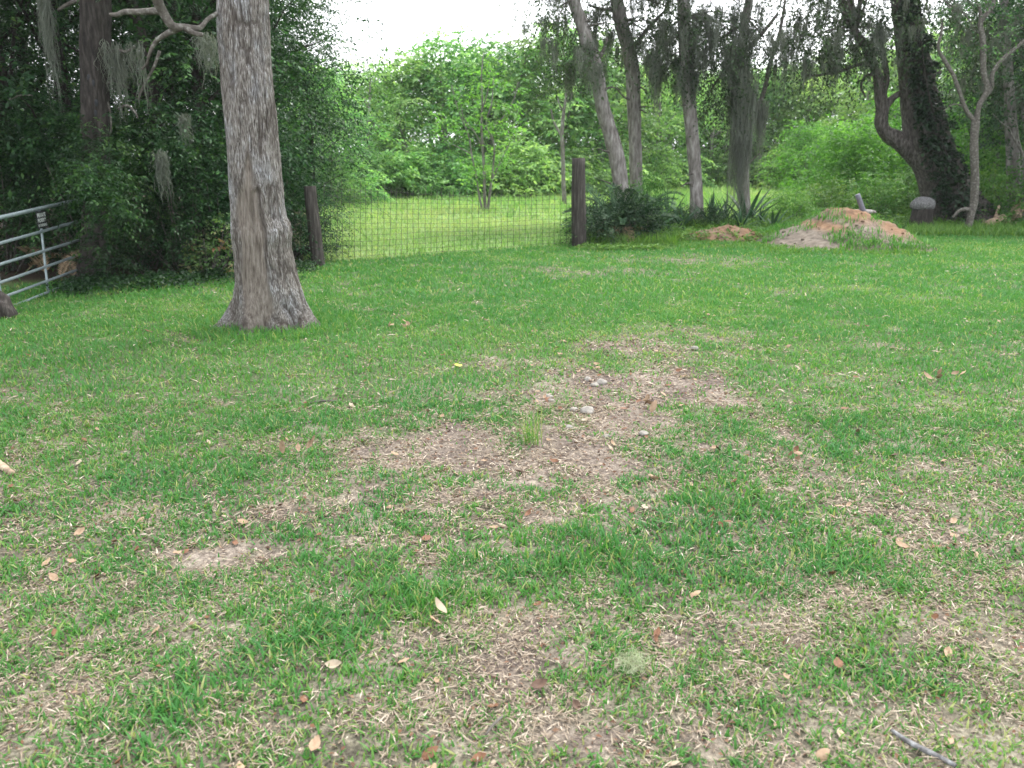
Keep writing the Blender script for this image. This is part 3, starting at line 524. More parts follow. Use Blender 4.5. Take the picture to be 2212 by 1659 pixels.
# tree line beyond the field
WF = [make_tree('field_edge_tree', 'tree', 300+q, 7.0, 2.2, .4, 62, (12, 15, 10, 12)[q], 9, (.24, .17, .30, .21)[q], (.125, .07, .15, .13)[q], 1.15, M_field_leaf, M_barkfar, tr=.12, clump_r=.7, droop=.4, n_limb=30) for q in range(4)]
fe = [(715, 33, .66, 'pale green tree of the wood just right of the left fence post'), (790, 39, .82, 'pale green tree of the wood beyond the left part of the wire fence'), (880, 41, .88, 'tree of the wood at the low dip of its skyline'), (965, 42, 1.02, 'tall pale tree of the wood left of the young field tree'),
      (1060, 43, 1.0, 'pale tree of the wood right behind the young field tree'), (1130, 44, 1.04, 'pale tree of the wood right of the young field tree'), (1215, 44, 1.12, 'tall pale tree of the wood behind the slim forked sapling'), (1300, 46, 1.1, 'pale tree of the wood behind the leaning grey trunk'),
      (1420, 50, 1.0, 'pale tree of the wood between the two straight grey trunks'), (1540, 54, .98, 'pale tree of the wood right of the third grey trunk'), (1640, 55, 1.0, 'pale tree of the wood behind the long hanging moss curtain'), (1740, 54, 1.05, 'pale tree of the wood behind the bright green bush'),
      (1860, 50, 1.15, 'pale tree of the wood above the bright green bush'), (2000, 46, 1.2, 'pale tree of the wood behind the leaning ivy trunk'), (2130, 42, 1.2, 'pale tree of the wood behind the forked bare tree'), (2260, 38, 1.2, 'pale tree of the wood at the right edge')]
for k, (x, D, s, lab) in enumerate(fe): put(WF, k, used, XD(x, D), D, rw.uniform(0, 6.28), (s*1.1, s*1.1, s), lab, 'trees of the wood beyond the field')
bk = [(660, 40, .85), (750, 47, .9), (840, 50, .86), (925, 51, .92), (1010, 52, 1.08), (1095, 53, 1.05), (1180, 53, 1.14), (1260, 54, 1.15), (1360, 58, 1.1), (1480, 62, 1.1), (1590, 64, 1.1), (1690, 64, 1.15), (1800, 62, 1.2), (1930, 58, 1.25), (2070, 54, 1.3), (2200, 50, 1.35), (2350, 44, 1.3), (580, 44, .9), (2440, 34, 1.2), (1390, 54, .95), (1450, 56, .95), (1510, 58, .95), (1570, 58, .95), (1630, 58, 1), (1690, 58, 1.05), (1330, 52, .95)]
for k, (x, D, s) in enumerate(bk): put(WF, k+2, used, XD(x, D), D, rw.uniform(0, 6.28), (s*1.2, s*1.2, s), 'pale tree standing behind the front row of the wood beyond the field', 'trees of the wood beyond the field')
FB = [make_bush('field_edge_bush', 320+q, 1.6, 2.2, 34, 11, 8, .2, .1, .8, M_field_leaf, clump_r=.5) for q in range(2)]
fbs = [(700, 31, .7), (745, 35.5, .85), (800, 36.5, .9), (850, 37.5, 1), (905, 38, .9), (955, 38.5, 1.0), (1010, 39, .9), (1080, 39, .8), (1130, 38.5, 1.1), (1190, 40, .9), (1250, 41, 1), (1330, 43, .9), (1400, 47, 1), (1480, 51, .8), (1560, 52, 1), (1625, 52, .9), (1690, 50, 1.1)]
pl = {0: 'far bush at the field edge beside the left fence post', 8: 'greyish far bush just right of the young field tree'}
for k, (x, D, s) in enumerate(fbs): put(FB, k, used, XD(x, D), D, rw.uniform(0, 6.28), s, pl.get(k, 'low bush along the far edge of the field under the pale trees'), 'bushes along the far field edge')
BB = [make_bush('bright_bush', 340, 2.2, 3.5, 62, 13, 9, .17, .08, .9, M_bright_leaf, clump_r=.55)]
bbs = [(1822, 30, .82, 'big bright green bush left of the leaning ivy trunk'), (1750, 46, 1.0, 'bright green bush at the field edge right of the moss curtain'), (1890, 31, .85, 'bright green bush seen between the ivy trunk and its crooked limb'), (2090, 29, 1.0, 'bright green bush right of the leaning ivy trunk'), (1965, 36, 1.2, 'bright green bush farther back behind the ivy trunk'), (2180, 27, .9, 'bright green bush behind the cut logs at the right')]
for k, (x, D, s, lab) in enumerate(bbs): put(BB, k, used, XD(x, D), D, rw.uniform(0, 6.28), s, lab, 'bright bushes on the right')
DB = [make_bush('shade_bush', 350, 1.3, 1.6, 40, 11, 9, .12, .06, .6, M_weed, clump_r=.4)]
dbs = [(1800, 24, .7, 'low green bush behind the big soil mound'), (1720, 23, .6, 'low green bush left of the pale pipe'), (1900, 24.5, .8, 'low green bush in front of the crooked limb'), (1975, 25, .8, 'low green bush at the foot of the ivy trunk'), (2150, 24, 1.0, 'low green bush behind the cut log pile'), (2205, 22, .9, 'low green bush at the right edge'), (2060, 24.5, .6, 'low green bush behind the forked bare tree'),
       (1405, 19, .62, 'leafy green bush beside the second grey trunk'), (1260, 19, .35, 'small leafy plant behind the right fence post')]
for k, (x, D, s, lab) in enumerate(dbs): put(DB, k, used, XD(x, D), D, rw.uniform(0, 6.28), s if x != 1405 else (s*.6, s*.6, s*1.35), lab, 'low bushes on the right')

# ------------------------------------------------------------------ single trees drawn from their silhouettes
def px_tube(pts, D, n=24, seg=12):                   # (x, y, width px) on the plane Y = D (D may be per point)
    c = []
    for q in pts:
        d = q[3] if len(q) > 3 else D; c.append([*AT(q[0], q[1], d), wpx(q[2], d)/2])
    return ptube(c, n, seg)
def rough_up(VF, amt, f, seed):
    V, F = VF; n = fbm(V*np.array([f, f, f*.4]), seed, 3)-.5; c = nrm(np.stack([n, np.roll(n, 1), 0*n], 1)+1e-6); return V + np.stack([n, n*.7, 0*n], 1)*amt, F
rl = np.random.default_rng(31)
# red brown trunk of the left wood
Dl = G(205, 606)[1]
t2 = thing('old_tree', 'dark red brown trunk with small holes, right behind the metal gate', 'tree', (XD(205, Dl), Dl, 0))
tv = [px_tube([(193, 640, 98), (200, 608, 86), (203, 585, 70), (206, 540, 58), (207, 440, 52), (206, 340, 52), (205, 250, 55), (205, 170, 52), (205, 80, 55), (207, 0, 58), (209, -120, 56), (212, -300, 48)], Dl, 60, 20)]
tv.append(px_tube([(178, 598, 34), (160, 612, 26), (145, 622, 16)], Dl, 8, 8)); tv.append(px_tube([(228, 600, 30), (240, 612, 20)], Dl-.1, 6, 8))
V, F = rough_up(merge(tv), .05, 9, 5); part('trunk', mesh_np('trunk', rel(V, t2), F, M_barkdark, True), t2)
bx = [px_tube(p, Dl, 14, 6) for p in ([(205, 20, 16), (185, 8, 10), (165, 2, 9), (145, 10, 8), (125, 22, 6)], [(230, 120, 8), (252, 108, 7), (272, 112, 6), (292, 100, 4)], [(185, 190, 6), (205, 194, 7), (225, 186, 6), (240, 175, 4)], [(228, 210, 5), (236, 235, 5), (240, 262, 4), (239, 290, 3)],
       [(255, 235, 5), (275, 228, 5), (290, 240, 4), (298, 255, 3)], [(298, 215, 4), (306, 195, 5), (314, 178, 5), (330, 150, 6), (345, 110, 7)], [(20, 215, 3), (45, 206, 3), (70, 206, 3)])]
V, F = merge(bx); part('branches', mesh_np('branches', rel(V, t2), F, M_branch, True), t2)
C = [AT(x, y, Dl+rl.uniform(-.6, 1.2)) for x, y in rl.uniform([60, -420], [420, -60], (40, 2))]
leaf_part('crown', (lambda a: (rel(a[0], t2), a[1], a[2]))(crown(C, .6, 12, .7, 10, .1, .05, .4, rl)), M_wood_leaf, t2)
hp = [(195, 205), (188, 232), (208, 222), (201, 180), (192, 168), (206, 245)]
hol = []
for x, y in hp: hol.append(lumpy(AT(x, y, Dl-wpx(52, Dl)*.47), (wpx(4, Dl), .006, wpx(7, Dl)), 3, 6, .3, False))
V, F = merge(hol); part('bark_hole', mesh_np('bark_hole', rel(V, t2), F, M_black, True), t2)
# three grey trunks and the rest on the right
def right_tree(label, pts, D, crown_px, seed, mat=M_oak_leaf, limbs=(), moss=0, base=None, n_spray=12, droop=.9, leafL=.085, Ls=.75):
    rng = np.random.default_rng(seed); root = thing('grey_tree', label, 'tree', (XD(base or pts[0][0], D), D, 0))
    V, F = rough_up(px_tube(pts, D, 46, 16), .05, 8, seed); part('trunk', mesh_np('trunk', rel(V, root), F, M_barkfar, True), root)
    crown_px = list(crown_px)+[(x+rng.normal(0, 16), y+rng.normal(-6, 14), rng.uniform(-1.2, 1.2)) for x, y, dd in crown_px if rng.uniform() < .5]
    C = np.array([AT(x, y, D+dd) for x, y, dd in crown_px]); b = [px_tube(l, D, 16, 7) for l in limbs]
    trunkp = np.array([AT(p[0], p[1], D) for p in pts])
    for q in range(7):
        k = rng.integers(1, len(pts)-4); f = rng.uniform(); px, py = pts[k][0]*(1-f)+pts[k+1][0]*f, pts[k][1]*(1-f)+pts[k+1][1]*f; sd = rng.choice([-1, 1]); ln = rng.uniform(14, 46); Vs_, Fs_ = px_tube([(px, py, 7), (px+sd*ln*.5, py-ln*rng.uniform(.1, .5), 4), (px+sd*ln, py-ln*rng.uniform(-.2, .9), 1.6)], D-.1, 8, 6); part('dead_twig', mesh_np('dead_twig', rel(Vs_, root), Fs_, M_branch, True), root)
    for c in C[::2]:
        t = trunkp[np.argmin(np.linalg.norm(trunkp-(c+np.array([0, 0, .4])), axis=1))]; b.append(limb(t, c, .035, .008, rng, .1, 7, 5))
    if b: V, F = merge(b); part('branches', mesh_np('branches', rel(V, root), F, M_branch, True), root)
    a = crown(C, .42, n_spray+1, Ls, 12, leafL*1.15, leafL*.55, droop, rng, down=.25, tint0=.45, tvar=.2); leaf_part('crown', (rel(a[0], root), a[1], a[2]), mat, root)
    if moss:
        ms = [moss_strand(c+rng.normal(0, .25, 3), rng.uniform(.4, 1.3), rng.uniform(.14, .34), 60, rng) for c in C for _ in range(moss+1)]
        V, F = merge(ms); m = part('hanging_moss', mesh_np('hanging_moss', rel(V, root), F, M_moss, True, {'tint': np.clip(rng.uniform(0, 1, len(V)), 0, 1)}), root)
    return root
rc = np.random.default_rng(5)
def cl(n, x0, x1, y0, y1, dd=1.6): return [(rc.uniform(x0, x1), rc.uniform(y0, y1), rc.uniform(-dd, dd)) for _ in range(n)]
def at_many(lst, dd=.8): return [(x+rc.normal(0, 8), y+rc.normal(0, 8), rc.uniform(-dd, dd)) for x, y in lst]
TA = right_tree('leaning grey trunk nearest the right fence post', [(1350, 485, 44), (1345, 440, 38), (1341, 400, 32), (1330, 330, 32), (1314, 275, 30), (1298, 215, 29), (1288, 150, 28), (1270, 100, 27), (1256, 50, 25), (1238, 0, 23), (1222, -60, 20), (1200, -160, 15)], 21.5,
    at_many([(1190, 5), (1195, 40), (1205, 60), (1225, 90), (1240, 85), (1280, 95), (1295, 110), (1250, 130), (1305, 125), (1240, 150)]) + cl(26, 1120, 1300, -330, -60), 61, moss=1, limbs=[[(1288, 140, 9), (1300, 115, 8), (1310, 95, 6), (1312, 80, 4)]])
TB = right_tree('straight grey trunk behind the leaning one', [(1380, 490, 34), (1375, 400, 28), (1372, 300, 26), (1369, 230, 27), (1366, 150, 29), (1356, 100, 29), (1342, 50, 27), (1331, 0, 26), (1318, -80, 20), (1310, -200, 14)], 23,
    at_many([(1275, 25), (1290, 45), (1315, 35), (1325, 65), (1330, 80), (1400, 20), (1415, 50), (1395, 85), (1420, 95), (1440, 120), (1405, 130), (1430, 60), (1450, 30), (1440, 150), (1420, 10)]) + cl(26, 1260, 1440, -330, -50), 62, moss=2, limbs=[[(1364, 110, 9), (1385, 80, 8), (1410, 50, 7), (1440, 20, 5)], [(1330, 20, 8), (1300, 20, 6), (1270, 10, 4)]])
TC = right_tree('third grey trunk, rising from the yucca plants', [(1508, 492, 34), (1506, 470, 31), (1504, 400, 26), (1498, 325, 27), (1491, 250, 27), (1486, 175, 28), (1481, 100, 28), (1478, 40, 26), (1474, -30, 24), (1470, -140, 18), (1468, -240, 12)], 22,
    at_many([(1450, 60), (1460, 110), (1470, 20), (1500, 20), (1520, 40), (1530, 70), (1545, 55), (1555, 90), (1560, 30), (1500, 90), (1515, 120), (1580, 60), (1590, 30), (1570, 110), (1480, 150), (1545, 120), (1600, 80), (1610, 50), (1630, 20), (1450, 140)]) + cl(30, 1400, 1640, -330, -40), 63, moss=2, limbs=[[(1490, 150, 10), (1525, 110, 8), (1570, 75, 6), (1620, 40, 5)]])
TD = right_tree('thin tree behind the moss curtain with a dark crooked branch', [(1612, 478, 22), (1608, 400, 20), (1606, 300, 18), (1602, 200, 20), (1600, 120, 18), (1610, 40, 16), (1625, -40, 14), (1640, -160, 9)], 22.5,
    at_many([(1565, 160), (1580, 140), (1540, 190), (1555, 185), (1600, 110), (1630, 100), (1650, 90), (1545, 215), (1560, 225), (1590, 170), (1610, 130), (1640, 130), (1655, 60), (1540, 240), (1575, 205)]) + cl(10, 1560, 1720, -260, -60), 64, moss=0, limbs=[[(1610, 290, 9), (1636, 235, 10), (1655, 180, 9), (1662, 140, 8), (1680, 90, 8), (1690, 40, 6), (1696, 0, 5)], [(1600, 140, 9), (1570, 150, 7), (1545, 180, 5), (1530, 205, 3)], [(1600, 120, 9), (1640, 80, 8), (1680, 30, 6)]])
# the leaning ivy covered live oak
De = 22.5
TE = thing('leaning_tree', 'thick dark leaning trunk wrapped in ivy, with a crooked limb on its left', 'tree', (XD(2060, De), De, 0))
oak = [px_tube([(2090, 510, 150), (2062, 450, 112), (2040, 400, 96), (2020, 350, 88), (2002, 300, 88), (1994, 250, 80), (1984, 200, 70), (1977, 150, 63), (1968, 100, 56), (1961, 50, 53), (1955, 0, 52), (1945, -80, 46), (1925, -220, 34), (1900, -380, 20)], De, 60, 20)]
oak.append(px_tube([(2010, 355, 70), (1975, 325, 50), (1940, 302, 36), (1915, 288, 30), (1904, 268, 26), (1906, 240, 24), (1904, 212, 23), (1898, 175, 20), (1888, 145, 18), (1876, 112, 17), (1858, 82, 15), (1842, 60, 13), (1820, 20, 10), (1805, -40, 7)], De, 60, 12))
oak.append(px_tube([(1908, 255, 18), (1918, 225, 15), (1938, 206, 13), (1962, 196, 12), (2000, 175, 9), (2035, 155, 6)], De, 24, 8))
oak.append(px_tube([(1903, 210, 14), (1914, 180, 12), (1909, 130, 11), (1902, 90, 9), (1905, 40, 7)], De, 20, 8))
oak.append(px_tube([(1882, 140, 10), (1862, 138, 8), (1830, 148, 7), (1795, 158, 6), (1765, 163, 5), (1730, 160, 3)], De-.3, 24, 7))
oak.append(px_tube([(1890, 160, 8), (1868, 165, 6), (1860, 185, 5), (1870, 210, 3)], De, 12, 6))
V, F = rough_up(merge(oak), .13, 4, 77); V, F = rough_up((V, F), .06, 11, 78); part('trunk', mesh_np('trunk', rel(V, TE), F, M_oakbark, True), TE)
re_ = np.random.default_rng(78)
C = np.array([AT(x, y, De+d) for x, y, d in at_many([(1700, 70), (1730, 40), (1725, 90), (1750, 60), (1770, 30), (1780, 80), (1800, 60), (1810, 100), (1830, 80), (1850, 40), (1860, 100), (1760, 110), (1790, 120), (1720, 20), (1880, 60), (1890, 20), (1900, 80), (1825, 120), (1870, 10), (1930, 30), (1840, 10), (1760, 5), (1705, 110), (1920, 110)], 1.2) + at_many([(2080, 30), (2110, 60), (2140, 30), (2170, 70), (2200, 30), (2090, 90), (2130, 110), (2180, 130), (2210, 100), (2150, 160), (2205, 180), (2110, 150), (2180, 210), (2215, 240), (2070, 60), (2060, 10)], 1.5) + cl(46, 1680, 2120, -330, -30, 2)])
b = [limb(AT(1850, 60, De) if c[0] < AT(1900, 0, De)[0] else AT(1945, -60, De), c, .04, .008, re_, .12, 8, 5) for c in C[::2]]
V, F = merge(b); part('branches', mesh_np('branches', rel(V, TE), F, M_branch, True), TE)
a = crown(C, .5, 18, .85, 12, .11, .052, .9, re_, down=.3, tint0=.35, tvar=.2); leaf_part('crown', (rel(a[0], TE), a[1], a[2]), M_oak_leaf, TE)
ms = [moss_strand(c+re_.normal(0, .25, 3), re_.uniform(.4, 1.2), re_.uniform(.1, .28), 50, re_) for c in C[:40] for _ in range(4)]
ms += [moss_strand(AT(x, y, De-.3), l, .12, 30, re_) for x, y, l in ((1740, 150, .5), (1760, 150, .8), (1790, 120, .9), (1812, 110, 1.1), (1835, 140, .5), (1700, 120, 1.0), (1865, 120, .8), (1750, 100, .7))]
V, F = merge(ms); part('hanging_moss', mesh_np('hanging_moss', rel(V, TE), F, M_moss, True, {'tint': re_.uniform(0, 1, len(V))}), TE)
# ivy over its right side
iv = []; pts = [(2100, 470), (2075, 430), (2060, 400), (2046, 360), (2030, 320), (2022, 290), (2012, 250), (2000, 200), (1994, 150), (1984, 100), (1974, 50), (1968, 0), (1955, -60)]
o, dd = [], []
for (x, y) in pts:
    w = np.interp(y, [-60, 200, 470], [26, 34, 70])
    for q in range(46):
        s = re_.uniform(-.9, 1.0); yy = y+re_.uniform(-28, 28); o.append(AT(x+s*w*.55-w*.12, yy, De-.75*np.interp(y, [0, 450], [.45, 1])*math.sqrt(max(1-s*s*.8, .05)))); dd.append([s*.9, -.7, re_.uniform(-.5, .5)])
V, F, t = sprays(np.array(o), np.array(dd), .3, 8, .1, .085, .4, re_, np.clip(re_.normal(.4, .2, len(o)), 0, 1))
ivy = thing('ivy', 'dark ivy climbing the right side of the leaning trunk', 'vine', (XD(2080, De), De-.6, 0)); leaf_part('foliage', (rel(V, ivy), F, t), M_ivy_leaf, ivy)
st = [px_tube([(2085, 480, 6), (2070, 400, 5), (2040, 320, 4), (2010, 220, 4), (1985, 60, 3)], De-.8, 24, 6)]; V, F = merge(st); part('stems', mesh_np('stems', rel(V, ivy), F, M_barkdark, True), ivy)
# dark trees closing the right edge
WR = [make_tree('shade_tree', 'tree', 400, 8.5, 2.3, 2.0, 80, 12, 11, .12, .055, .8, M_wood_leaf, M_barkfar, tr=.16)]
for k, (x, D, s, lab) in enumerate([(2232, 21.8, 1.0, 'nearest shady dark tree, hanging in from the right edge'), (2215, 24.5, 1.0, 'shady dark tree at the right edge, behind the forked bare tree'), (2150, 27, 1.0, 'shady dark tree right of the leaning ivy trunk'), (2330, 22, 1.05, 'shady dark tree beyond the right edge'), (2290, 29, 1.1, 'shady dark tree far back at the right')]):
    put(WR, k, used, XD(x, D), D, rw.uniform(0, 6.28), s, lab, 'shady trees on the right')
# forked bare tree on the right
Dc = G(2095, 500)[1]
TF = thing('forked_tree', 'slim bare grey tree forking into crooked stems at the right', 'tree', (XD(2095, Dc), Dc, 0))
fk = [[(2088, 512, 26), (2094, 480, 18), (2103, 440, 20), (2106, 400, 20), (2105, 350, 20), (2104, 300, 21), (2107, 262, 21)], [(2105, 265, 12), (2090, 238, 11), (2073, 200, 10), (2059, 168, 10), (2040, 130, 10), (2027, 105, 8), (2032, 70, 7), (2038, 40, 5)],
      [(2107, 265, 15), (2119, 225, 13), (2131, 195, 14), (2128, 160, 13), (2124, 120, 14), (2119, 80, 14), (2121, 50, 12), (2140, 15, 11), (2155, -20, 9), (2170, -80, 6)], [(2122, 215, 10), (2140, 190, 10), (2146, 160, 10), (2165, 128, 10), (2190, 105, 9), (2215, 85, 8), (2250, 60, 6)],
      [(2121, 48, 8), (2114, 20, 7), (2106, -10, 6), (2100, -50, 4)], [(2103, 455, 14), (2088, 452, 12), (2072, 455, 9), (2060, 470, 6)], [(2085, 230, 4), (2060, 225, 3), (2035, 240, 2)]]
V, F = rough_up(merge([px_tube([(x+(3*math.sin(y*.11+x*.05) if w < 18 else 0), y, w*.8) for x, y, w in p], Dc, 40, 9) for p in fk]), .05, 7, 12); part('trunk', mesh_np('trunk', rel(V, TF), F, M_branch, True), TF)
C = [AT(x, y, Dc+rc.uniform(-.5, .5)) for x, y in [(2030, 60), (2060, 40), (2090, 50), (2110, 20), (2160, 20), (2180, 60), (2150, 100), (2200, 40), (2130, 0), (2190, 90), (2080, 10), (2050, 90), (2120, 110)]]
a = crown(C, .3, 7, .5, 8, .08, .04, .5, rc, tint0=.7); leaf_part('crown', (rel(a[0], TF), a[1], a[2]), M_wood_leaf, TF)
# a pale trunk at the far right
Dp = 22.5; TP = thing('pale_trunk_tree', 'pale grey trunk cut off by the right edge of the view', 'tree', (XD(2192, Dp), Dp, 0))
V, F = rough_up(px_tube([(2192, 480, 40), (2190, 400, 28), (2186, 300, 24), (2180, 200, 20), (2172, 80, 18), (2165, -60, 14)], Dp, 30, 12), .04, 8, 3); part('trunk', mesh_np('trunk', rel(V, TP), F, M_barkfar, True), TP)
# young tree in the field
Dy = G(1045, 456)[1]; ry = np.random.default_rng(51)
YT = thing('young_tree', 'young multi stemmed tree with light green leaves standing in the field', 'tree', (XD(1045, Dy), Dy, 0))
def z3(x, y): return 663.6+.3*x, 221+.3*y
ys = [[(1285, 800, 9), (1278, 700, 9), (1275, 500, 8), (1262, 300, 7), (1255, 150, 6), (1262, 0, 5), (1255, -200, 4), (1270, -360, 2)], [(1265, 790, 7), (1240, 680, 6), (1225, 580, 5), (1180, 350, 5), (1165, 250, 4), (1110, 110, 4), (1070, 0, 3), (1040, -120, 2)], [(1300, 780, 8), (1320, 620, 8), (1335, 500, 6), (1330, 250, 5), (1290, 180, 4), (1330, 0, 4), (1340, -180, 2)],
      [(1330, 560, 5), (1380, 450, 4), (1440, 330, 3), (1500, 200, 2)], [(1180, 370, 4), (1100, 330, 3), (1040, 300, 2)], [(1265, 330, 4), (1210, 220, 3), (1130, 120, 3), (1100, -30, 2)], [(1300, 200, 4), (1400, 120, 3), (1480, 0, 3), (1520, -150, 2)], [(1258, 60, 4), (1300, -80, 3), (1320, -250, 2)]]
V, F = merge([px_tube([(*z3(x, y), w*.75) for x, y, w in p], Dy, 22, 7) for p in ys]); part('trunk', mesh_np('trunk', rel(V, YT), F, M_barkfar, True), YT)
cp_ = [(1190, 420), (1250, 470), (1160, 450), (1220, 540), (1180, 560), (1300, 450), (1380, 420), (1440, 400), (1360, 360), (1450, 330), (1420, 470), (980, 200), (1040, 230), (1090, 260), (960, 130), (1030, 120), (1330, 140), (1370, 160), (1300, 190), (1250, 50), (1280, 20), (1440, 200), (1500, 190), (1540, 200), (1470, 20), (1400, 40), (1100, 0), (1180, -40), (1060, -80), (1250, -150), (1330, -120), (1280, -260), (1200, -200), (1400, -180), (1500, -100), (1300, -330), (1130, 180), (1210, 160)]
C = [AT(*z3(x, y), Dy+ry.uniform(-.7, .7)) for x, y in cp_]
a = crown(C, .28, 6, .42, 8, .13, .06, .25, ry, tint0=.45); leaf_part('crown', (rel(a[0], YT), a[1], a[2]), M_young_leaf, YT)
Ds = G(1218, 428)[1]*.8; SP = thing('sapling', 'slim pale forked sapling left of the right fence post', 'tree', (XD(1218, Ds), Ds, 0))
V, F = merge([px_tube(p, Ds, 20, 7) for p in ([(1219, 440, 9), (1217, 380, 9), (1216, 330, 8), (1214, 290, 8), (1217, 250, 7), (1222, 212, 5), (1224, 180, 3)], [(1214, 296, 6), (1205, 280, 5), (1196, 262, 4), (1190, 235, 3)], [(1217, 240, 4), (1208, 225, 3), (1203, 205, 2)])]); part('trunk', mesh_np('trunk', rel(V, SP), F, M_barkfar, True), SP)
C = [AT(x, y, Ds+ry.uniform(-.4, .4)) for x, y in [(1190, 225), (1205, 205), (1180, 260), (1225, 190), (1240, 220), (1195, 280)]]; a = crown(C, .25, 6, .4, 7, .12, .06, .3, ry); leaf_part('crown', (rel(a[0], SP), a[1], a[2]), M_field_leaf, SP)

# ------------------------------------------------------------------ Spanish moss tassels that read on their own
def moss(label, x, y0, y1, w, D, n, seed, group='long moss tassels'):
    rng = np.random.default_rng(seed); top = AT(x, y0, D); L = top[2]-AT(x, y1, D)[2]
    V, F = moss_strand(top, L, wpx(w, D), int(n*1.4), rng, .010, 11, .55 if w < 38 else .1); o = link('spanish_moss', mesh_np('spanish_moss', V-top, F, M_moss, True, {'tint': rng.uniform(0, 1, len(V))}), loc=top)
    return tag(o, label, 'moss', group)
moss('long thin grey moss rope hanging at the upper left', 86, -60, 262, 13, 11.6, 130, 1); moss('grey moss tassel hanging before the dark bush, left of the scarred trunk', 346, 325, 462, 22, 11.4, 120, 2)
moss('wispy moss tassel hanging between the red brown trunk and the scarred trunk', 396, 245, 335, 20, 11.8, 60, 3); moss('broad moss veil drooping from the lichen branch at the upper left', 262, 90, 260, 90, 11.6, 170, 4)
moss('moss tassel just left of the scarred trunk near the top', 440, 70, 190, 40, 11.5, 90, 5); moss('thick grey moss column hanging right of the third grey trunk', 1608, 150, 470, 52, 21.8, 420, 6, 'moss curtain on the right')
moss('lower moss column reaching down to the broad leaved agave', 1606, 285, 474, 36, 21.6, 420, 16, 'moss curtain on the right'); moss('shorter moss column ending above the field grass', 1646, 215, 405, 34, 21.9, 220, 7, 'moss curtain on the right'); moss('wide moss veil at the top of the moss curtain', 1590, 90, 300, 70, 22.2, 260, 8, 'moss curtain on the right')
moss('grey moss hanging between the second and third grey trunks', 1425, 110, 250, 60, 22.0, 240, 9); moss('faint moss strand left of the leaning grey trunk', 1232, 130, 260, 26, 21.8, 110, 10); moss('thin moss strand under the crooked limb branch', 1700, 60, 240, 30, 22.0, 110, 11)
moss('small moss tuft dangling against the white sky', 1185, -20, 50, 16, 21, 60, 12)

# ------------------------------------------------------------------ metal gate
g0, g1 = G(17, 668), G(202, 597)
rails = [((0, 470), (182, 428.5), 8.2), ((0, 525.5), (176, 476), 6.6), ((0, 571), (186, 514), 6.4), ((5, 609), (190, 544), 6.2), ((12, 640), (196, 572), 5.8), ((17, 666), (199, 592.5), 5.6)]
gp = PPL(17, 668, g0, g1); GT = thing('metal_gate', 'galvanised tube gate standing open at the left edge', 'gate', (gp[0], gp[1], 0))
for (a, b, w) in rails:
    p, q = PPL(*a, g0, g1), PPL(*b, g0, g1); p = q+(p-q)*1.75; t = np.linspace(0, 1, 12)[:, None]
    V, F = tube(p+(q-p)*t, wpx(w, 10)/2, 10); part('rail', mesh_np('rail', rel(V, GT), F, M_galv, True), GT)
def gline(nm, a, b, w, off=0):
    p, q = PPL(*a, g0, g1), PPL(*b, g0, g1); V, F = tube(p+(q-p)*np.linspace(0, 1, 8)[:, None]+np.array([off, 0, 0]), wpx(w, 10)/2, 10); part(nm, mesh_np(nm, rel(V, GT), F, M_galv, True), GT)
gline('end_upright', (182, 427), (203, 596), 6.2); gline('stay', (88, 449), (107, 628), 5, -.02); gline('stay', (-14, 475), (8, 660), 5, -.02)
# sign wired to the top rails
s00, s10, s01 = PPL(68, 458, g0, g1), PPL(89, 454, g0, g1), PPL(74, 495, g0, g1)
ux = s10-s00; uy = s00-s01; W_, H_ = np.linalg.norm(ux), np.linalg.norm(uy); ux /= W_; nr = nrm(np.cross(ux, uy)); uyn = np.cross(nr, ux)
if nr[0] < 0: nr = -nr; uyn = -uyn
sc_ = s00-uy/2+ux*W_/2+nr*.045
SG = thing('sign', 'small black sign with white lettering wired to the metal gate', 'sign', sc_)
Vb, Fb = box((0, 0, 0), (W_, H_, .006), .002); Mx = np.stack([ux, uyn, nr], 0)
part('plate', mesh_np('plate', Vb@Mx, Fb, M_black), SG)
for txt, yy, hh in (('PRIVATE', .27, .30), ('PROPERTY', -.03, .27), ('NO TRESPASSING', -.32, .20)):
    c = bpy.data.curves.new('text', 'FONT'); c.body = txt; c.align_x = 'CENTER'; c.align_y = 'CENTER'; c.size = 1; c.offset = .03
    to = bpy.data.objects.new('text', c); COL.objects.link(to); dg = bpy.context.evaluated_depsgraph_get(); m = bpy.data.meshes.new_from_object(to.evaluated_get(dg)); bpy.data.objects.remove(to)
    co = np.empty(len(m.vertices)*3, np.float32); m.vertices.foreach_get('co', co); co = co.reshape(-1, 3); ext_ = co.max(0)-co.min(0); cen = (co.max(0)+co.min(0))/2
    co = (co-cen)*np.array([W_*.86/ext_[0], H_*hh*.82/ext_[1], 1]); co[:, 1] += yy*H_; co[:, 2] = .0042
    m.vertices.foreach_set('co', np.ascontiguousarray(co@Mx, np.float32).ravel()); m.update(); m.materials.clear(); m.materials.append(M_white); m.name = 'lettering'; part('lettering', m, SG)
# mossy stump-like foot of the gate post at the left edge
Vb, Fb = lumpy((0, 0, .02), (.2, .2, .36), 4, 20, .7); link_ = link('gate_stump', mesh_np('gate_stump', Vb, Fb, M_postwood, True), loc=G(-12, 690)); tag(link_, 'dark stump at the left edge under the gate', 'stump')

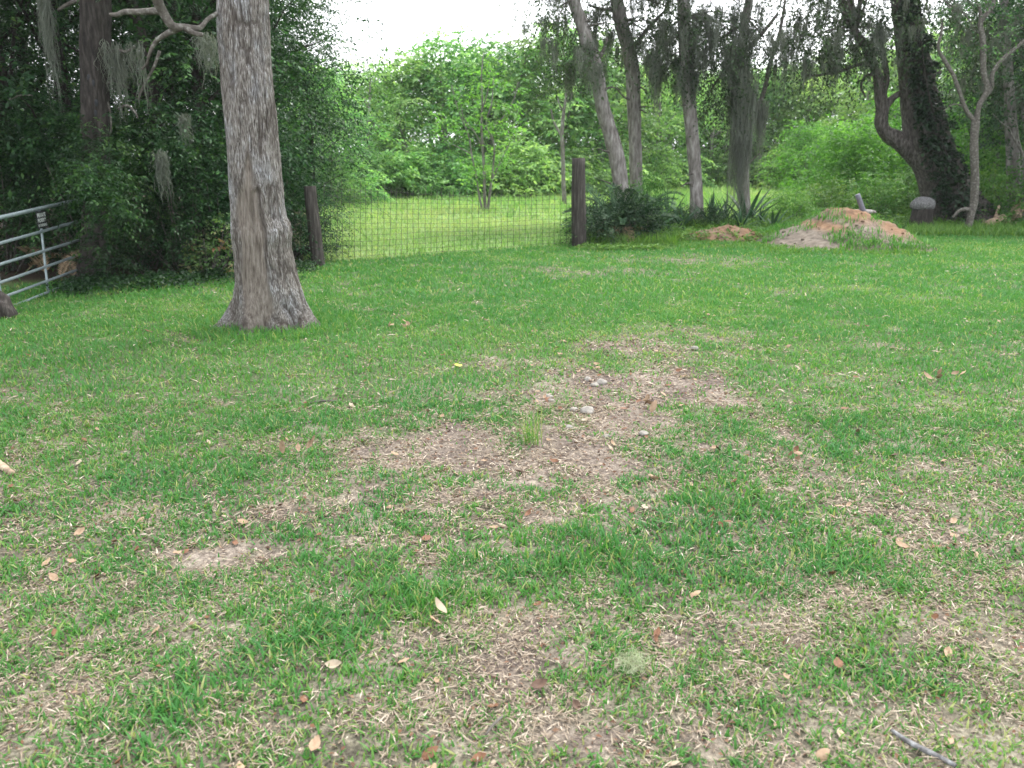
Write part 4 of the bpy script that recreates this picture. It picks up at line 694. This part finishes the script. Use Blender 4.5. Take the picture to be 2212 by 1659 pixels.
# ------------------------------------------------------------------ wire fence and its posts
def post(label, x0, y0, x1, y1, w0, w1, name='fence_post'):
    b, D = G(x0, y0), G(x0, y0)[1]; t = AT(x1, y1, D); n = 14; k = np.linspace(-.12, 1, n)[:, None]; P = b+(t-b)*k; rng = np.random.default_rng(int(x0))
    r = np.interp(k[:, 0], [0, 1], [wpx(w0, D)/2, wpx(w1, D)/2])
    o = thing(name, label, 'post', b); V, F = tube(P, r, 14); ang = np.arctan2(V[:, 1]-b[1], V[:, 0]-b[0]); V = V + np.stack([np.cos(ang), np.sin(ang), 0*ang], 1)*((vnoise(np.stack([ang*7, V[:, 2]*2, 0*ang], 1), 3)-.5)*.022)[:, None]
    part('timber', mesh_np('timber', rel(V, o), F, M_postwood, True), o); return o
post('weathered leaning wooden post at the left end of the wire fence', 688, 574, 669, 402, 27, 24); post('dark wooden post at the right end of the wire fence beside the cycad', 1251, 534, 1249, 341, 30, 27)
p0, p1 = G(700, 566), G(1238, 528)
FN = thing('wire_fence', 'see through wire mesh fence between the two wooden posts', 'fence', p0)
NV, NH = 43, 13; rf = np.random.default_rng(8)
def ftop(s): return np.interp(s, [0, .25, .6, 1], [396, 404, 412, 416])
def fbot(s): return np.interp(s, [0, .5, 1], [563, 543, 526])
vs = []
def fp(s, t): return PPL(702+(1236-702)*s, fbot(s)+(ftop(s)-fbot(s))*t, p0, p1)
for q in range(NV):
    s = q/(NV-1); a, b = fp(s, 0), fp(s, 1); b = b+(b-a)*rf.uniform(-.03, .06)+np.array([rf.normal(0, .012), 0, 0]); k = np.linspace(0, 1, 6)[:, None]; P = a+(b-a)*k; P[1:-1] += rf.normal(0, .004, (4, 3))
    V, F = tube(P, .0038, 5); part('upright_wire', mesh_np('upright_wire', rel(V, FN), F, M_wire, True), FN)
for q in range(NH):
    t = (q+.2)/NH; P = np.array([fp(s, t+.012*math.sin(s*9+q)-.03*math.sin(s*math.pi)*t+.006*math.sin(s*31+q*2)) for s in np.linspace(0, 1, 24)])+np.array([0, -.006, 0])
    V, F = tube(P, .0026, 5); part('cross_wire', mesh_np('cross_wire', rel(V, FN), F, M_wire, True), FN)
# low rail between the scarred trunk and the left post
a, b = AT(628, 552, G(688, 572)[1]+.5), AT(686, 530, G(688, 572)[1]+.25); V, F = tube(a+(b-a)*np.linspace(0, 1, 8)[:, None], .055, 8); V, F = rough_up((V, F), .03, 12, 2)
rm = link('fence_rail', mesh_np('fence_rail', V-a, F, M_postwood, True), loc=a); tag(rm, 'old log rail running from behind the scarred trunk to the left post', 'rail')
a, b = AT(235, 569, 13), AT(310, 568, 13.2); V, F = tube(a+(b-a)*np.linspace(0, 1, 6)[:, None], .018, 8); tag(link('metal_pipe', mesh_np('metal_pipe', V-a, F, M_galv, True), loc=a), 'thin grey pipe lying level in the dark under the wood', 'pipe')

# ------------------------------------------------------------------ shrubs, cycad, yuccas
rs = np.random.default_rng(71)
Dr = G(455, 600)[1]; RB = thing('reddish_shrub', 'small shrub with reddish new leaves left of the scarred trunk', 'shrub', (XD(455, Dr), Dr, 0))
C = [AT(x, y, Dr+rs.uniform(-.25, .25)) for x, y in [(430, 560), (445, 530), (440, 515), (470, 540), (480, 515), (495, 500), (500, 535), (465, 570), (415, 575), (505, 560), (488, 480), (450, 585), (480, 590), (500, 585), (425, 545), (510, 515)]]
b = [limb(AT(460+(q-8)*2, 602, Dr), c, .012, .004, rs, .02, 6, 5) for q, c in enumerate(C)]; V, F = merge(b); part('stems', mesh_np('stems', rel(V, RB), F, M_branch, True), RB)
a = crown(C, .13, 8, .24, 8, .06, .036, .2, rs, tint0=.5, tvar=.3); leaf_part('foliage', (rel(a[0], RB), a[1], a[2]), M_red_leaf, RB)
# low weeds along the wood edge (small seedlings)
o, tt = [], []
for q in range(260):
    x = rs.uniform(120, 680); y = np.interp(x, [120, 300, 500, 680], [632, 622, 606, 588])+rs.normal(-4, 7); o.append(G(x, y))
o = np.array(o); o = np.repeat(o, 4, 0)+rs.normal(0, .05, (len(o)*4, 3))*np.array([1, 1, 0]); o[:, 2] = .02
V, F, t = sprays(o, rs.normal(0, .5, (len(o), 3))+np.array([0, 0, .9]), .22, 6, .05, .03, .4, rs, np.clip(rs.normal(.4, .2, len(o)), 0, 1))
tag(link('ground_cover', mesh_np('ground_cover', V, F, M_wood_leaf, True, {'tint': t})), 'low weeds growing along the edge of the left wood', kind='stuff')
# bright leaf spray hanging at the gate's far end
Dg = 10.5; GS = thing('leaf_spray', 'leafy green branch hanging over the far end of the metal gate', 'branch', AT(215, 360, Dg))
C = [AT(x, y, Dg+rs.uniform(-.25, .25)) for x, y in [(212, 365), (235, 385), (205, 390), (218, 405), (245, 425), (214, 425), (226, 440), (234, 450), (242, 465), (250, 440), (205, 375), (196, 362), (250, 395), (190, 372)]]
b = [limb(AT(228, 335, Dg+.5), c, .006, .002, rs, .05, 7, 5) for c in C[::3]]; V, F = merge(b); part('twigs', mesh_np('twigs', rel(V, GS), F, M_barkdark, True), GS)
a = crown(C, .2, 16, .34, 11, .06, .03, .3, rs, tint0=.72, tvar=.12); leaf_part('foliage', (rel(a[0], GS), a[1], a[2]), M_wood_leaf, GS)
Dg = 11.15; GS = thing('leaf_spray', 'dark leafy branches hanging across the lower red brown trunk', 'branch', AT(200, 330, Dg))
C = [AT(x, y, Dg+rs.uniform(-.2, .15)) for x, y in list(zip(rs.uniform(165, 275, 26), rs.uniform(300, 430, 26)))+[(208, 470), (225, 490), (240, 520), (215, 530), (235, 560), (212, 575), (248, 585), (228, 600), (205, 505)]]
b = [limb(AT(228, 320, Dg+.2), c, .006, .002, rs, .05, 7, 5) for c in C[::4]]; V, F = merge(b); part('twigs', mesh_np('twigs', rel(V, GS), F, M_barkdark, True), GS)
a = crown(C, .2, 13, .36, 11, .062, .03, .3, rs, tint0=.4, tvar=.2); leaf_part('foliage', (rel(a[0], GS), a[1], a[2]), M_wood_leaf, GS)
# dead palm fronds behind the gate
def frond(L, n, leafL, rise, droop, mat, rng, wid=.02, tint=.4, name='frond', taper=True):
    t = np.linspace(0, 1, 14); P = np.stack([L*t*(1-.12*t), 0*t, L*(rise*t-droop*t*t)], 1); V1, F1 = tube(P, np.interp(t, [0, 1], [.012, .003]), 5)
    s = np.linspace(.12, .99, n); c = np.stack([np.interp(s, t, P[:, k]) for k in range(3)], 1); T = nrm(np.stack([np.gradient(np.interp(s, t, P[:, k])) for k in range(3)], 1))
    Vs, Fs, o, Tt = [V1], [F1], len(V1), [np.full(len(V1), tint)]
    for sg in (-1, 1):
        ax = T*.55+np.array([0, sg, .35])+rng.normal(0, .06, (n, 3)); ll = leafL*np.sin(np.clip(s*2.6+.25, 0, math.pi-.35))**.7
        V, F = leaves(c, ax, np.cross(ax, T)*sg, np.maximum(ll, .02), wid, .05); Vs.append(V); Fs.append(F+o); o += len(V); Tt.append(np.repeat(np.clip(rng.normal(tint, .18, n), 0, 1), 4))
    return mesh_np(name, np.concatenate(Vs), np.concatenate(Fs), mat, True, {'tint': np.concatenate(Tt)})
dead = [frond(1.0, 26, .22, .1, .75, M_palmdead, rs, .03, .5, 'dead_frond') for _ in range(2)]
lab = ['brown dead palm frond arching behind the left end of the gate', 'brown dead palm frond drooping behind the lower rails', 'pale dead palm frond standing behind the middle stay', 'dead palm frond lying behind the bottom rail']
for q, (x, y, rz, ry_, s) in enumerate([(-5, 610, 0.1, -.75, .95), (40, 622, 2.5, -1.1, .75), (72, 632, 1.2, -1.25, .62), (100, 628, 2.2, -.9, .55)]):
    o = link('dead_frond', dead[q % 2], loc=G(x, y)+np.array([0, .7, .05])); o.rotation_euler = (0, ry_, rz); o.scale = (s,)*3; tag(o, lab[q], 'palm frond', 'dead fronds behind the gate')
# cycad at the foot of the right post
pc = G(1345, 528); CY = thing('cycad', 'dark green cycad with dead lower fronds beside the right fence post', 'plant', pc+np.array([0, .4, 0]), scale=1.25)
V, F = lumpy((0, 0, .05), (.16, .16, .18), 8, 12, .3); part('stem', mesh_np('stem', V, F, M_postwood, True), CY)
cyf = [frond(1.0, 34, .16, .95, .62, M_cycad, rs, .016, .4) for _ in range(2)] + [frond(.9, 32, .15, 1.9, 1.1, M_cycad, rs, .016, .5) for _ in range(2)]
cyd = [frond(.75, 22, .12, .1, .75, M_palmdead, rs, .02, .5, 'dead_frond')]
for q in range(38):
    o = part('frond', cyf[q % 4], CY, loc=(0, 0, .14)); o.rotation_euler = (rs.normal(0, .12), rs.normal(.05, .3), q*2.399); o.scale = (rs.uniform(.75, 1.12),)*3
for q in range(12):
    o = part('dead_frond', cyd[0], CY, loc=(0, 0, .24)); o.rotation_euler = (0, rs.uniform(-.25, .05), q*.55+rs.normal(0, .1)); o.scale = (rs.uniform(.8, 1.1),)*3; o['label'] = 'dry brown drooping frond'
TS = [make_bush('tangled_shrub', 360, 1.0, 1.3, 36, 11, 9, .1, .045, .55, M_cycad, cat='shrub', clump_r=.35)]
for k, (x, D, sc3, lab) in enumerate([(1283, 16.6, .5, 'dark tangled shrub at the foot of the right fence post'), (1385, 17.2, .62, 'dark tangled shrub behind the right side of the cycad'), (1330, 18, .75, 'dark tangled shrub behind the cycad'), (1475, 20.5, .42, 'dark tangled shrub left of the third grey trunk'), (1545, 20.5, .42, 'dark tangled shrub right of the third grey trunk')]): put(TS, k, used, XD(x, D), D, k*1.3, sc3, lab, 'dark shrubs round the cycad')
# sword leaved yuccas
def sword(L, w, curve, mat):
    t = np.linspace(0, 1, 7); hw = w/2*np.sin(np.clip(t*2.2+.55, 0, math.pi))**.8*(1-t**4*.95); P = np.stack([L*t*.35+curve*L*t*t*.5, 0*t, L*t-curve*L*t*t*.35], 1)
    V = np.stack([P+np.stack([-.0*hw, -hw, hw*.35], 1), P, P+np.stack([0*hw, hw, hw*.35], 1)], 1).reshape(-1, 3); b = np.arange(6)[:, None]*3+np.arange(2)[None]
    return mesh_np('leaf', V, np.stack([b, b+1, b+4, b+3], -1).reshape(-1, 4), mat, True, {'tint': np.repeat(.3+.5*t, 3)})
sw = [sword(.85, .055, c, M_yucca) for c in (.1, .5, .9)]; sw2 = [sword(.95, .085, c, M_yucca) for c in (.15, .5)]
yl = [(1300, 505, .9, 26, sw, 'spiky yucca between the right fence post and the cycad'), (1400, 512, 1.0, 28, sw, 'spiky yucca right of the cycad'), (1440, 492, .9, 24, sw, 'spiky yucca left of the third grey trunk'), (1472, 500, .7, 22, sw, 'small spiky yucca at the left foot of the third grey trunk'), (1535, 492, .85, 26, sw, 'dark spiky yucca at the right foot of the third grey trunk'),
      (1565, 486, .8, 24, sw, 'spiky yucca left of the moss curtain'), (1612, 486, 1.0, 18, sw2, 'broad leaved blue green agave under the moss curtain'), (1668, 498, .6, 14, sw2, 'leaning blue green agave left of the big soil mound'), (1600, 500, .6, 20, sw, 'small yucca in front of the broad leaved agave'), (1640, 490, .6, 18, sw, 'small yucca between the two blue green agaves'), (2040, 452, 1.0, 14, sw2, 'pale agave at the foot of the ivy trunk'), (1985, 455, .8, 14, sw2, 'agave behind the capped stump')]
for x, y, s, n, ms, lab in yl:
    Y = thing('yucca' if ms is sw else 'agave', lab, 'plant', G(x, y), 'spiky plants on the right', rs.uniform(0, 6), s*1.3)
    for q in range(n):
        o = part('leaf', ms[q % len(ms)], Y); o.rotation_euler = (rs.normal(0, .12), rs.normal(.25, .3), q*2.399)
# fern like weeds and rough grass on the right bank
def weeds(n, fn, L, leafL, leafW, h=.02):
    o = np.array([fn() for _ in range(n)]); o = np.repeat(o, 4, 0)+rs.normal(0, .07, (n*4, 3))*np.array([1, 1, .0]); o[:, 2] += h
    return sprays(o, rs.normal(0, .45, (len(o), 3))+np.array([0, 0, .9]), L*rs.uniform(.5, 1.3, len(o)), 7, leafL, leafW, .5, rs, np.clip(rs.normal(.45, .22, len(o)), 0, 1))
W1 = weeds(520, lambda: G(rs.uniform(1270, 1720), rs.uniform(480, 524)), .34, .085, .035); W2 = weeds(260, lambda: G(rs.uniform(1260, 1440), rs.uniform(530, 542)), .14, .05, .025); W3 = weeds(420, lambda: G(rs.uniform(1660, 2230), rs.uniform(455, 490)), .4, .1, .04)
bl = []
for (xa, xb, ya, yb, n, h) in ((1260, 1460, 495, 535, 3500, .24), (1460, 1700, 480, 500, 3500, .26), (1440, 1700, 520, 540, 1500, .07), (1960, 2230, 480, 512, 4500, .2), (1640, 2000, 536, 552, 1500, .08)):
    P = np.array([G(x, y) for x, y in zip(rs.uniform(xa, xb, n), rs.uniform(ya, yb, n))]); bl.append(blades(P[:, 0], P[:, 1], h*rs.uniform(.5, 1.4, n), .02*rs.uniform(.7, 1.3, n), np.clip(rs.normal(.6, .3, n), .1, 1.2), rs, rs.normal(.45, .25, n), 2))
tag(link('bank_weeds', joined('bank_weeds', [W1, W2, W3]+bl, M_weed)), 'rough weeds and tall grass round the yuccas and mounds', kind='stuff')

# ------------------------------------------------------------------ mounds, stump, logs, stones
def mound(name, label, sil, D0_, depth, clay, seed, gr_n, nz_=.45):
    """heap from its skyline: sil = (x px, skyline y px, base y px)"""
    o = thing(name, label, 'mound', (XD(sil[len(sil)//2][0], D0_), D0_, 0)); X = np.array([XD(s[0], D0_) for s in sil]); Z = np.array([AT(s[0], s[1], D0_)[2] for s in sil]); Z = np.maximum(Z, 0)
    nx_, ny_ = 110, 60; xs = np.linspace(X[0], X[-1], nx_); v_ = np.linspace(-1, 1, ny_); XX, VV = np.meshgrid(xs, v_)
    prof_ = np.interp(xs, X, Z); ed = np.clip(np.minimum(xs-X[0], X[-1]-xs)/.2, 0, 1)
    hz = prof_[None]*np.cos(VV*math.pi/2)**1.3; YY = D0_+VV*depth
    nn_ = fbm(np.stack([XX.ravel()*2.2, YY.ravel()*2.2, 0*XX.ravel()], 1), seed, 4).reshape(XX.shape)-.5; hz = hz*(1.08+nz_*nn_)+.10*nn_*np.minimum(hz*6, 1)-.02; n_f = fbm(np.stack([XX.ravel()*9, YY.ravel()*9, 0*XX.ravel()], 1), seed+5, 3).reshape(XX.shape)-.5; hz = hz+.045*n_f*np.minimum(hz*5, 1)
    V = np.stack([XX, YY, hz], -1).reshape(-1, 3); i = np.arange(ny_-1)[:, None]; j = np.arange(nx_-1)[None]; F = np.stack([i*nx_+j, i*nx_+j+1, (i+1)*nx_+j+1, (i+1)*nx_+j], -1).reshape(-1, 4)
    c = clay(XX.ravel(), YY.ravel(), hz.ravel())
    part('soil', mesh_np('soil', rel(V, o), F, M_mound, True, {'clay': c}), o)
    cq = rs.integers(0, len(V), 120); cq = cq[V[cq][:, 2] > .0]; cl_ = [lumpy(V[k_]+np.array([0, 0, .01]), rs.uniform(.012, .042)*np.array([1, .9, .7]), int(k_) % 97, 5, .5) for k_ in cq]; Vc, Fc = merge(cl_); g = part('clods', mesh_np('clods', rel(Vc, o), Fc, M_mound, True, {'clay': np.repeat(c[cq], len(cl_[0][0]))}), o); g['kind'] = 'stuff'
    if gr_n:
        q = rs.integers(0, len(V), gr_n); k = (V[q][:, 2] > .02) & (n2(V[q][:, 0], V[q][:, 1], 1.6, seed+3) > rs.uniform(.4, .7, gr_n)) & (c[q] < .55+rs.uniform(-.3, .3, gr_n)); q = q[k]; P = V[q]+rs.normal(0, .03, (len(q), 3))*np.array([1, 1, 0])
        a = blades(P[:, 0], P[:, 1], .12*rs.uniform(.5, 1.5, len(P)), .018*rs.uniform(.7, 1.3, len(P)), np.clip(rs.normal(.7, .3, len(P)), .1, 1.3), rs, rs.normal(.3, .25, len(P)), 2, z0=P[:, 2])
        g = part('grass', mesh_np('grass', rel(a[0], o), a[1], M_weed, True, {'tint': a[2]}), o); g['kind'] = 'stuff'
    return o
m1 = [(1448, 526), (1480, 510), (1510, 499), (1545, 493), (1580, 487), (1610, 488), (1640, 498), (1670, 509), (1700, 524)]
mound('soil_mound', 'low orange clay mound in front of the agaves', m1, G(1560, 522)[1]+.55, .75, lambda x, y, z: np.clip(.75+0*x+1.2*(n2(x, y, 2, 3)-.5), 0, 1), 13, 700, .2)
m2 = [(1590, 540), (1640, 523), (1690, 505), (1730, 492), (1755, 483), (1775, 474), (1800, 460), (1825, 452), (1850, 451), (1872, 460), (1885, 474), (1908, 478), (1930, 483), (1950, 492), (1968, 510), (1985, 528)]
def clay2(x, y, z):
    c = np.zeros_like(x)
    for px, pz, rx, rz, dy in ((1838, 455, .55, .2, 0), (1905, 488, .42, .15, 0), (1948, 502, .3, .14, 0), (1760, 484, .3, .1, 0)):
        p = AT(px, pz, D2); c = np.maximum(c, np.clip(1.35-np.sqrt(((x-p[0])/rx)**2+((z-p[2])/rz)**2), 0, 1))
    return np.clip(c+.5*(n2(x, y, 3, 9)-.5), 0, 1)
D2 = G(1800, 545)[1]+1.9
mound('soil_mound', 'big mound of grey soil with orange clay tops and weeds on it', m2, D2, 2.0, clay2, 17, 15000)
# pale pipe stuck in the mound, stones in the grass before it
a, b = AT(1864, 454, D2), AT(1852, 420, D2); V, F = tube(a+(b-a)*np.linspace(-.2, 1, 6)[:, None], wpx(11, D2)/2, 10); tag(link('pale_pipe', mesh_np('pale_pipe', V-a, F, M_plastic, True), loc=a), 'short pale pipe sticking up out of the big soil mound', 'pipe')
V, F = lumpy((0, 0, .02), (.26, .12, .06), 31, 12, .6); tag(link('concrete_chunk', mesh_np('concrete_chunk', V, F, M_barkfar, True), loc=AT(1862, 460, D2+.1)), 'grey chunk lying on top of the big mound at the pipe', 'stone')
for k, (x, y, s, lab) in enumerate([(1958, 538, (.34, .16, .09), 'flat pale slab in the grass in front of the big mound'), (1908, 540, (.14, .1, .06), 'small pale stone left of the flat slab')]):
    V, F = lumpy((0, 0, .03), s, 40+k, 12, .4); tag(link('pale_stone', mesh_np('pale_stone', V, F, M_stone, True), loc=G(x, y)), lab, 'stone', 'pale stones before the mound')
Dst = G(1988, 492)[1]; SB = G(1988, 492); w = wpx(46, Dst)
S = np.array([[0, 0, -.05, w*.62], [0, 0, .05, w*.55], [0, 0, .25, w*.47], [0.01, 0, .48, w*.45]]); V, F = ptube(S, 14, 20); V, F = rough_up((V, F), .04, 9, 5); tag(link('tree_stump', mesh_np('tree_stump', V, F, M_barkdark, True), loc=SB), 'brown stump carrying a pale domed cap, right of the big mound', 'stump')
V, F = lumpy((0, 0, 0), (w*.54, w*.5, .2), 50, 14, .16); V[:, 2] += .11+.46; V, F = rough_up((V, F), .05, 12, 8); tag(link('domed_cap', mesh_np('domed_cap', V, F, M_palestick, True), loc=SB), 'pale domed stone sitting on the brown stump', 'stone')
lg = [(2128, 488, 2168, 470, .10, 0, 'split pale log leaning leftmost in the log pile'), (2140, 486, 2200, 482, .13, .3, 'pale log lying level at the front of the log pile'), (2175, 478, 2230, 470, .15, .6, 'thick log at the back of the log pile'), (2190, 470, 2206, 440, .15, .4, 'pale cut log standing on end at the right edge'), (2150, 470, 2158, 445, .04, .3, 'thin pale stick standing in the log pile'), (2120, 480, 2135, 452, .06, .5, 'short orange brown log end left in the log pile')]
for x0, y0, x1, y1, r, dd, lab in lg:
    D = G(2165, 492)[1]+dd; a, b = AT(x0, y0, D), AT(x1, y1, D+.25); a[2] = max(a[2], r*.6); V, F = tube(a+(b-a)*np.linspace(0, 1, 8)[:, None], r*np.linspace(1.05, .95, 8), 12); V, F = rough_up((V, F), .05, 7, int(x0)); tag(link('log', mesh_np('log', V-a, F, M_cutwood, True), loc=a), lab, 'log', 'log pile at the right')

# ------------------------------------------------------------------ small things on the lawn
def leaf_mesh(seed, mat, curl):
    rng = np.random.default_rng(seed); n = 7; t = np.linspace(0, 1, n); hw = .3*np.sin(np.clip(t*math.pi, .05, 3.05))**.75*(1.05-.25*t); z = curl*(t-.5)**2*1.2+rng.normal(0, .02, n)
    V = np.stack([np.stack([t-.5, -hw, z+hw*curl*.9], 1), np.stack([t-.5, 0*t, z], 1), np.stack([t-.5, hw, z+hw*curl*.7], 1)], 1).reshape(-1, 3); b = np.arange(n-1)[:, None]*3+np.arange(2)[None]
    return mesh_np('fallen_leaf', V, np.stack([b, b+1, b+4, b+3], -1).reshape(-1, 4), mat, True)
cols = {'rust brown': [(.3, (.10, .045, .024)), (.7, (.18, .09, .05))], 'tan': [(.3, (.22, .145, .09)), (.7, (.34, .24, .16))], 'pale beige': [(.3, (.26, .205, .145)), (.7, (.36, .30, .225))], 'dark brown': [(.3, (.06, .035, .025)), (.7, (.13, .08, .055))]}
LM = {k: [leaf_mesh(q+7*len(k), noise_mat('leaf_'+k.replace(' ', '_'), v_, (3, 3, 3), rough=.6, bump=.1), c) for q, c in enumerate((.3, .7, -.35))] for k, v_ in cols.items()}
def drop(kind, x, y, size, lab, grp='fallen oak leaves on the lawn', lift=.012):
    o = link('fallen_leaf', LM[kind][rs.integers(0, 3)], loc=(x, y, float(H(np.array([x]), np.array([y]))[0])+lift+size*.1)); o.scale = (size,)*3; o.rotation_euler = (rs.normal(0, .3), rs.normal(0, .3), rs.uniform(0, 6.28)); return tag(o, lab, 'leaf', grp)
p = G(948, 1338); drop('pale beige', p[0], p[1], .07, 'single pale beige leaf lying on green grass at the lower middle', lift=.05); p = G(940, 1362); drop('tan', p[0], p[1], .06, 'tan leaf touching the pale beige leaf at the lower middle', lift=.04)
cnt = 0
while cnt < 290:
    x, y = scatter(1, 1.9, 9, rs, .6, .2); b = bare_at(x, y)[0]
    if rs.uniform() > (.3 if y[0] < 4 else .1)+b*.9: continue
    kind = rs.choice(['rust brown', 'tan', 'pale beige', 'dark brown'], p=[.42, .36, .12, .1]); zone = 'on the worn bare patch' if y[0] > 3.6 else 'in the thin grass near the front'
    drop(kind, float(x[0]), float(y[0]), rs.uniform(.03, .06), f'small {kind} oak leaf lying {zone}'); cnt += 1
for k, (x, y, s, lab) in enumerate([(1398, 882, .15, 'curled heap of tan leaves on the right of the bare patch'), (632, 978, .12, 'curled tan leaves at the left end of the bare patch'), (1705, 1005, .09, 'pale curled leaves in the grass right of the bare patch'), (2035, 822, .16, 'tan leaf heap in the green grass on the right'), (1835, 1135, .09, 'pale leaf heap in the thin grass on the right'), (865, 712, .13, 'tan leaves in the grass right of the scarred trunk'), (1543, 692, .12, 'single pale leaf in the lawn below the clay mound'), (1540, 1145, .08, 'rust leaf pair in the grass at the middle right')]):
    c = G(x, y); T = thing('leaf_heap', lab, 'leaves', c, 'leaf heaps on the lawn')
    for q in range(6 if k not in (6,) else 2):
        o = part('leaf', LM['tan' if k != 7 else 'rust brown'][q % 3], T, loc=(rs.normal(0, s*.5), rs.normal(0, s*.4), .03+.012*q)); o.rotation_euler = (rs.normal(0, .6), rs.normal(0, .6), rs.uniform(0, 6.28)); o.scale = (s*rs.uniform(.35, .6),)*3
sl = [(1268, 893, .05, 'largest white stone on the bare patch'), (1240, 888, .03, 'small white stone left of the largest one'), (1300, 830, .045, 'flat grey stone at the back of the bare patch'), (1285, 834, .03, 'grey stone beside the flat grey stone'), (1270, 822, .03, 'pale pebble behind the flat grey stone'), (1185, 860, .03, 'pale stone at the left back of the bare patch'), (1190, 868, .025, 'pebble just in front of the pale stone at the left back'), (1500, 755, .035, 'lone white stone in the grass behind the bare patch'), (1390, 940, .03, 'bluish pebble near the front right of the bare patch'), (1230, 925, .025, 'small grey pebble in front of the largest white stone'), (1310, 945, .022, 'tiny grey pebble right of the grass tuft')]
for k, (x, y, s, lab) in enumerate(sl):
    V, F = lumpy((0, 0, s*.3), (s, s*.8, s*.6), 60+k, 9, .45); tag(link('stone', mesh_np('stone', V, F, M_stone, True), loc=G(x, y)), lab, 'stone', 'stones on the bare patch')
# wiry grass tuft
c = G(1150, 958); n = 70; TU = thing('grass_tuft', 'wiry pale green grass tuft standing in the middle of the bare patch', 'plant', c)
a = blades(c[0]+rs.normal(0, .03, n), c[1]+rs.normal(0, .03, n), rs.uniform(.12, .3, n), np.full(n, .004), np.clip(rs.normal(.4, .25, n), .05, 1), rs, rs.uniform(0, .5, n), 4); leaf_part('blades', (rel(a[0], TU), a[1], a[2]), M_grass, TU)
# ball of moss on the grass
c = G(1365, 1448)+np.array([0, 0, .035]); n = 260; q = nrm(rs.normal(0, 1, (n, 3)))*np.array([.055, .05, .035])*rs.uniform(.4, 1, (n, 1)); d = nrm(rs.normal(0, 1, (n, 3)))*.02; Pm = np.stack([q-d, q+rs.normal(0, .006, (n, 3)), q+d], 1)
w_ = nrm(rs.normal(0, 1, (n, 1, 3)))*.0009; V = np.stack([Pm-w_, Pm+w_], 2).reshape(-1, 3); b = (np.arange(n)*6)[:, None]+np.arange(2)[None]*2
M_mossb = leaf_mat('fallen_moss', [(0, (.25, .29, .17)), (1, (.42, .46, .31))], trans=.2, rough=.9, hue=0, val=0, tcol=1)
tag(link('moss_ball', mesh_np('moss_ball', V, np.stack([b, b+1, b+3, b+2], -1).reshape(-1, 4), M_mossb, True, {'tint': rs.uniform(0, 1, len(V))}), loc=c), 'small pale grey green ball of fallen moss on the front grass', 'moss')
def stick(label, pts, r, mat=M_branch, z=.02):
    P = np.array([[*(G(x, y)+np.array([0, 0, z])), r*k] for x, y, k in pts]); V, F = ptube(P, 14, 7); V, F = rough_up((V, F), r*.8, 30, int(pts[0][0])); o = P[0][:3]; tag(link('twig', mesh_np('twig', V-o, F, mat, True), loc=o), label, 'twig', 'twigs on the lawn')
stick('pale lichen covered stick at the lower right corner', [(1925, 1590, .7), (1960, 1615, 1), (2010, 1640, 1.05), (2062, 1668, .9)], .008, M_palestick); stick('thin twig in the grass below the scarred trunk', [(600, 940, .8), (640, 925, 1), (680, 915, .6)], .005); stick('dark twig in the grass left of the bare patch', [(668, 877, 1), (700, 872, 1), (725, 872, .7)], .008)
stick('thin straight twig in the lawn behind the bare patch', [(1205, 684, .8), (1240, 690, 1), (1285, 692, .6)], .007); stick('short pale twig at the bottom middle', [(1085, 1560, .8), (1060, 1585, 1), (1050, 1600, .7)], .004)
stick('thick pale wood end poking in at the left edge', [(-40, 985, 1.1), (0, 1010, 1), (26, 1028, .8)], .022, M_cutwood, .015)
# small yellow leaf by the grass
p = G(990, 806); M_yel = noise_mat('yellow_leaf', [(.3, (.45, .42, .06)), (.7, (.62, .6, .12))], (3, 3, 3), bump=0); o = link('yellow_leaf', leaf_mesh(5, M_yel, .3), loc=p+np.array([0, 0, .06])); o.scale = (.09,)*3; o.rotation_euler = (.3, .2, 1); tag(o, 'bright yellow leaf on the grass left of the bare patch', 'leaf')
# ------------------------------------------------------------------ faint haze volume, added to pale the distance
V, F = box((0, 45, 6.5), (260, 200, 15))
hm, ns, L = new_mat('haze'); ho = ns.new('ShaderNodeOutputMaterial'); hv = ns.new('ShaderNodeVolumePrincipled'); hv.inputs['Density'].default_value = .0004; hv.inputs['Color'].default_value = (.95, .98, 1, 1); L.new(hv.outputs[0], ho.inputs['Volume'])
tag(link('haze', mesh_np('haze', V, F, hm)), 'faint haze added to pale the distance', kind='stuff')
for ob in list(bpy.data.objects):
    if ob.location.z < -40: print('UNUSED', ob.name)
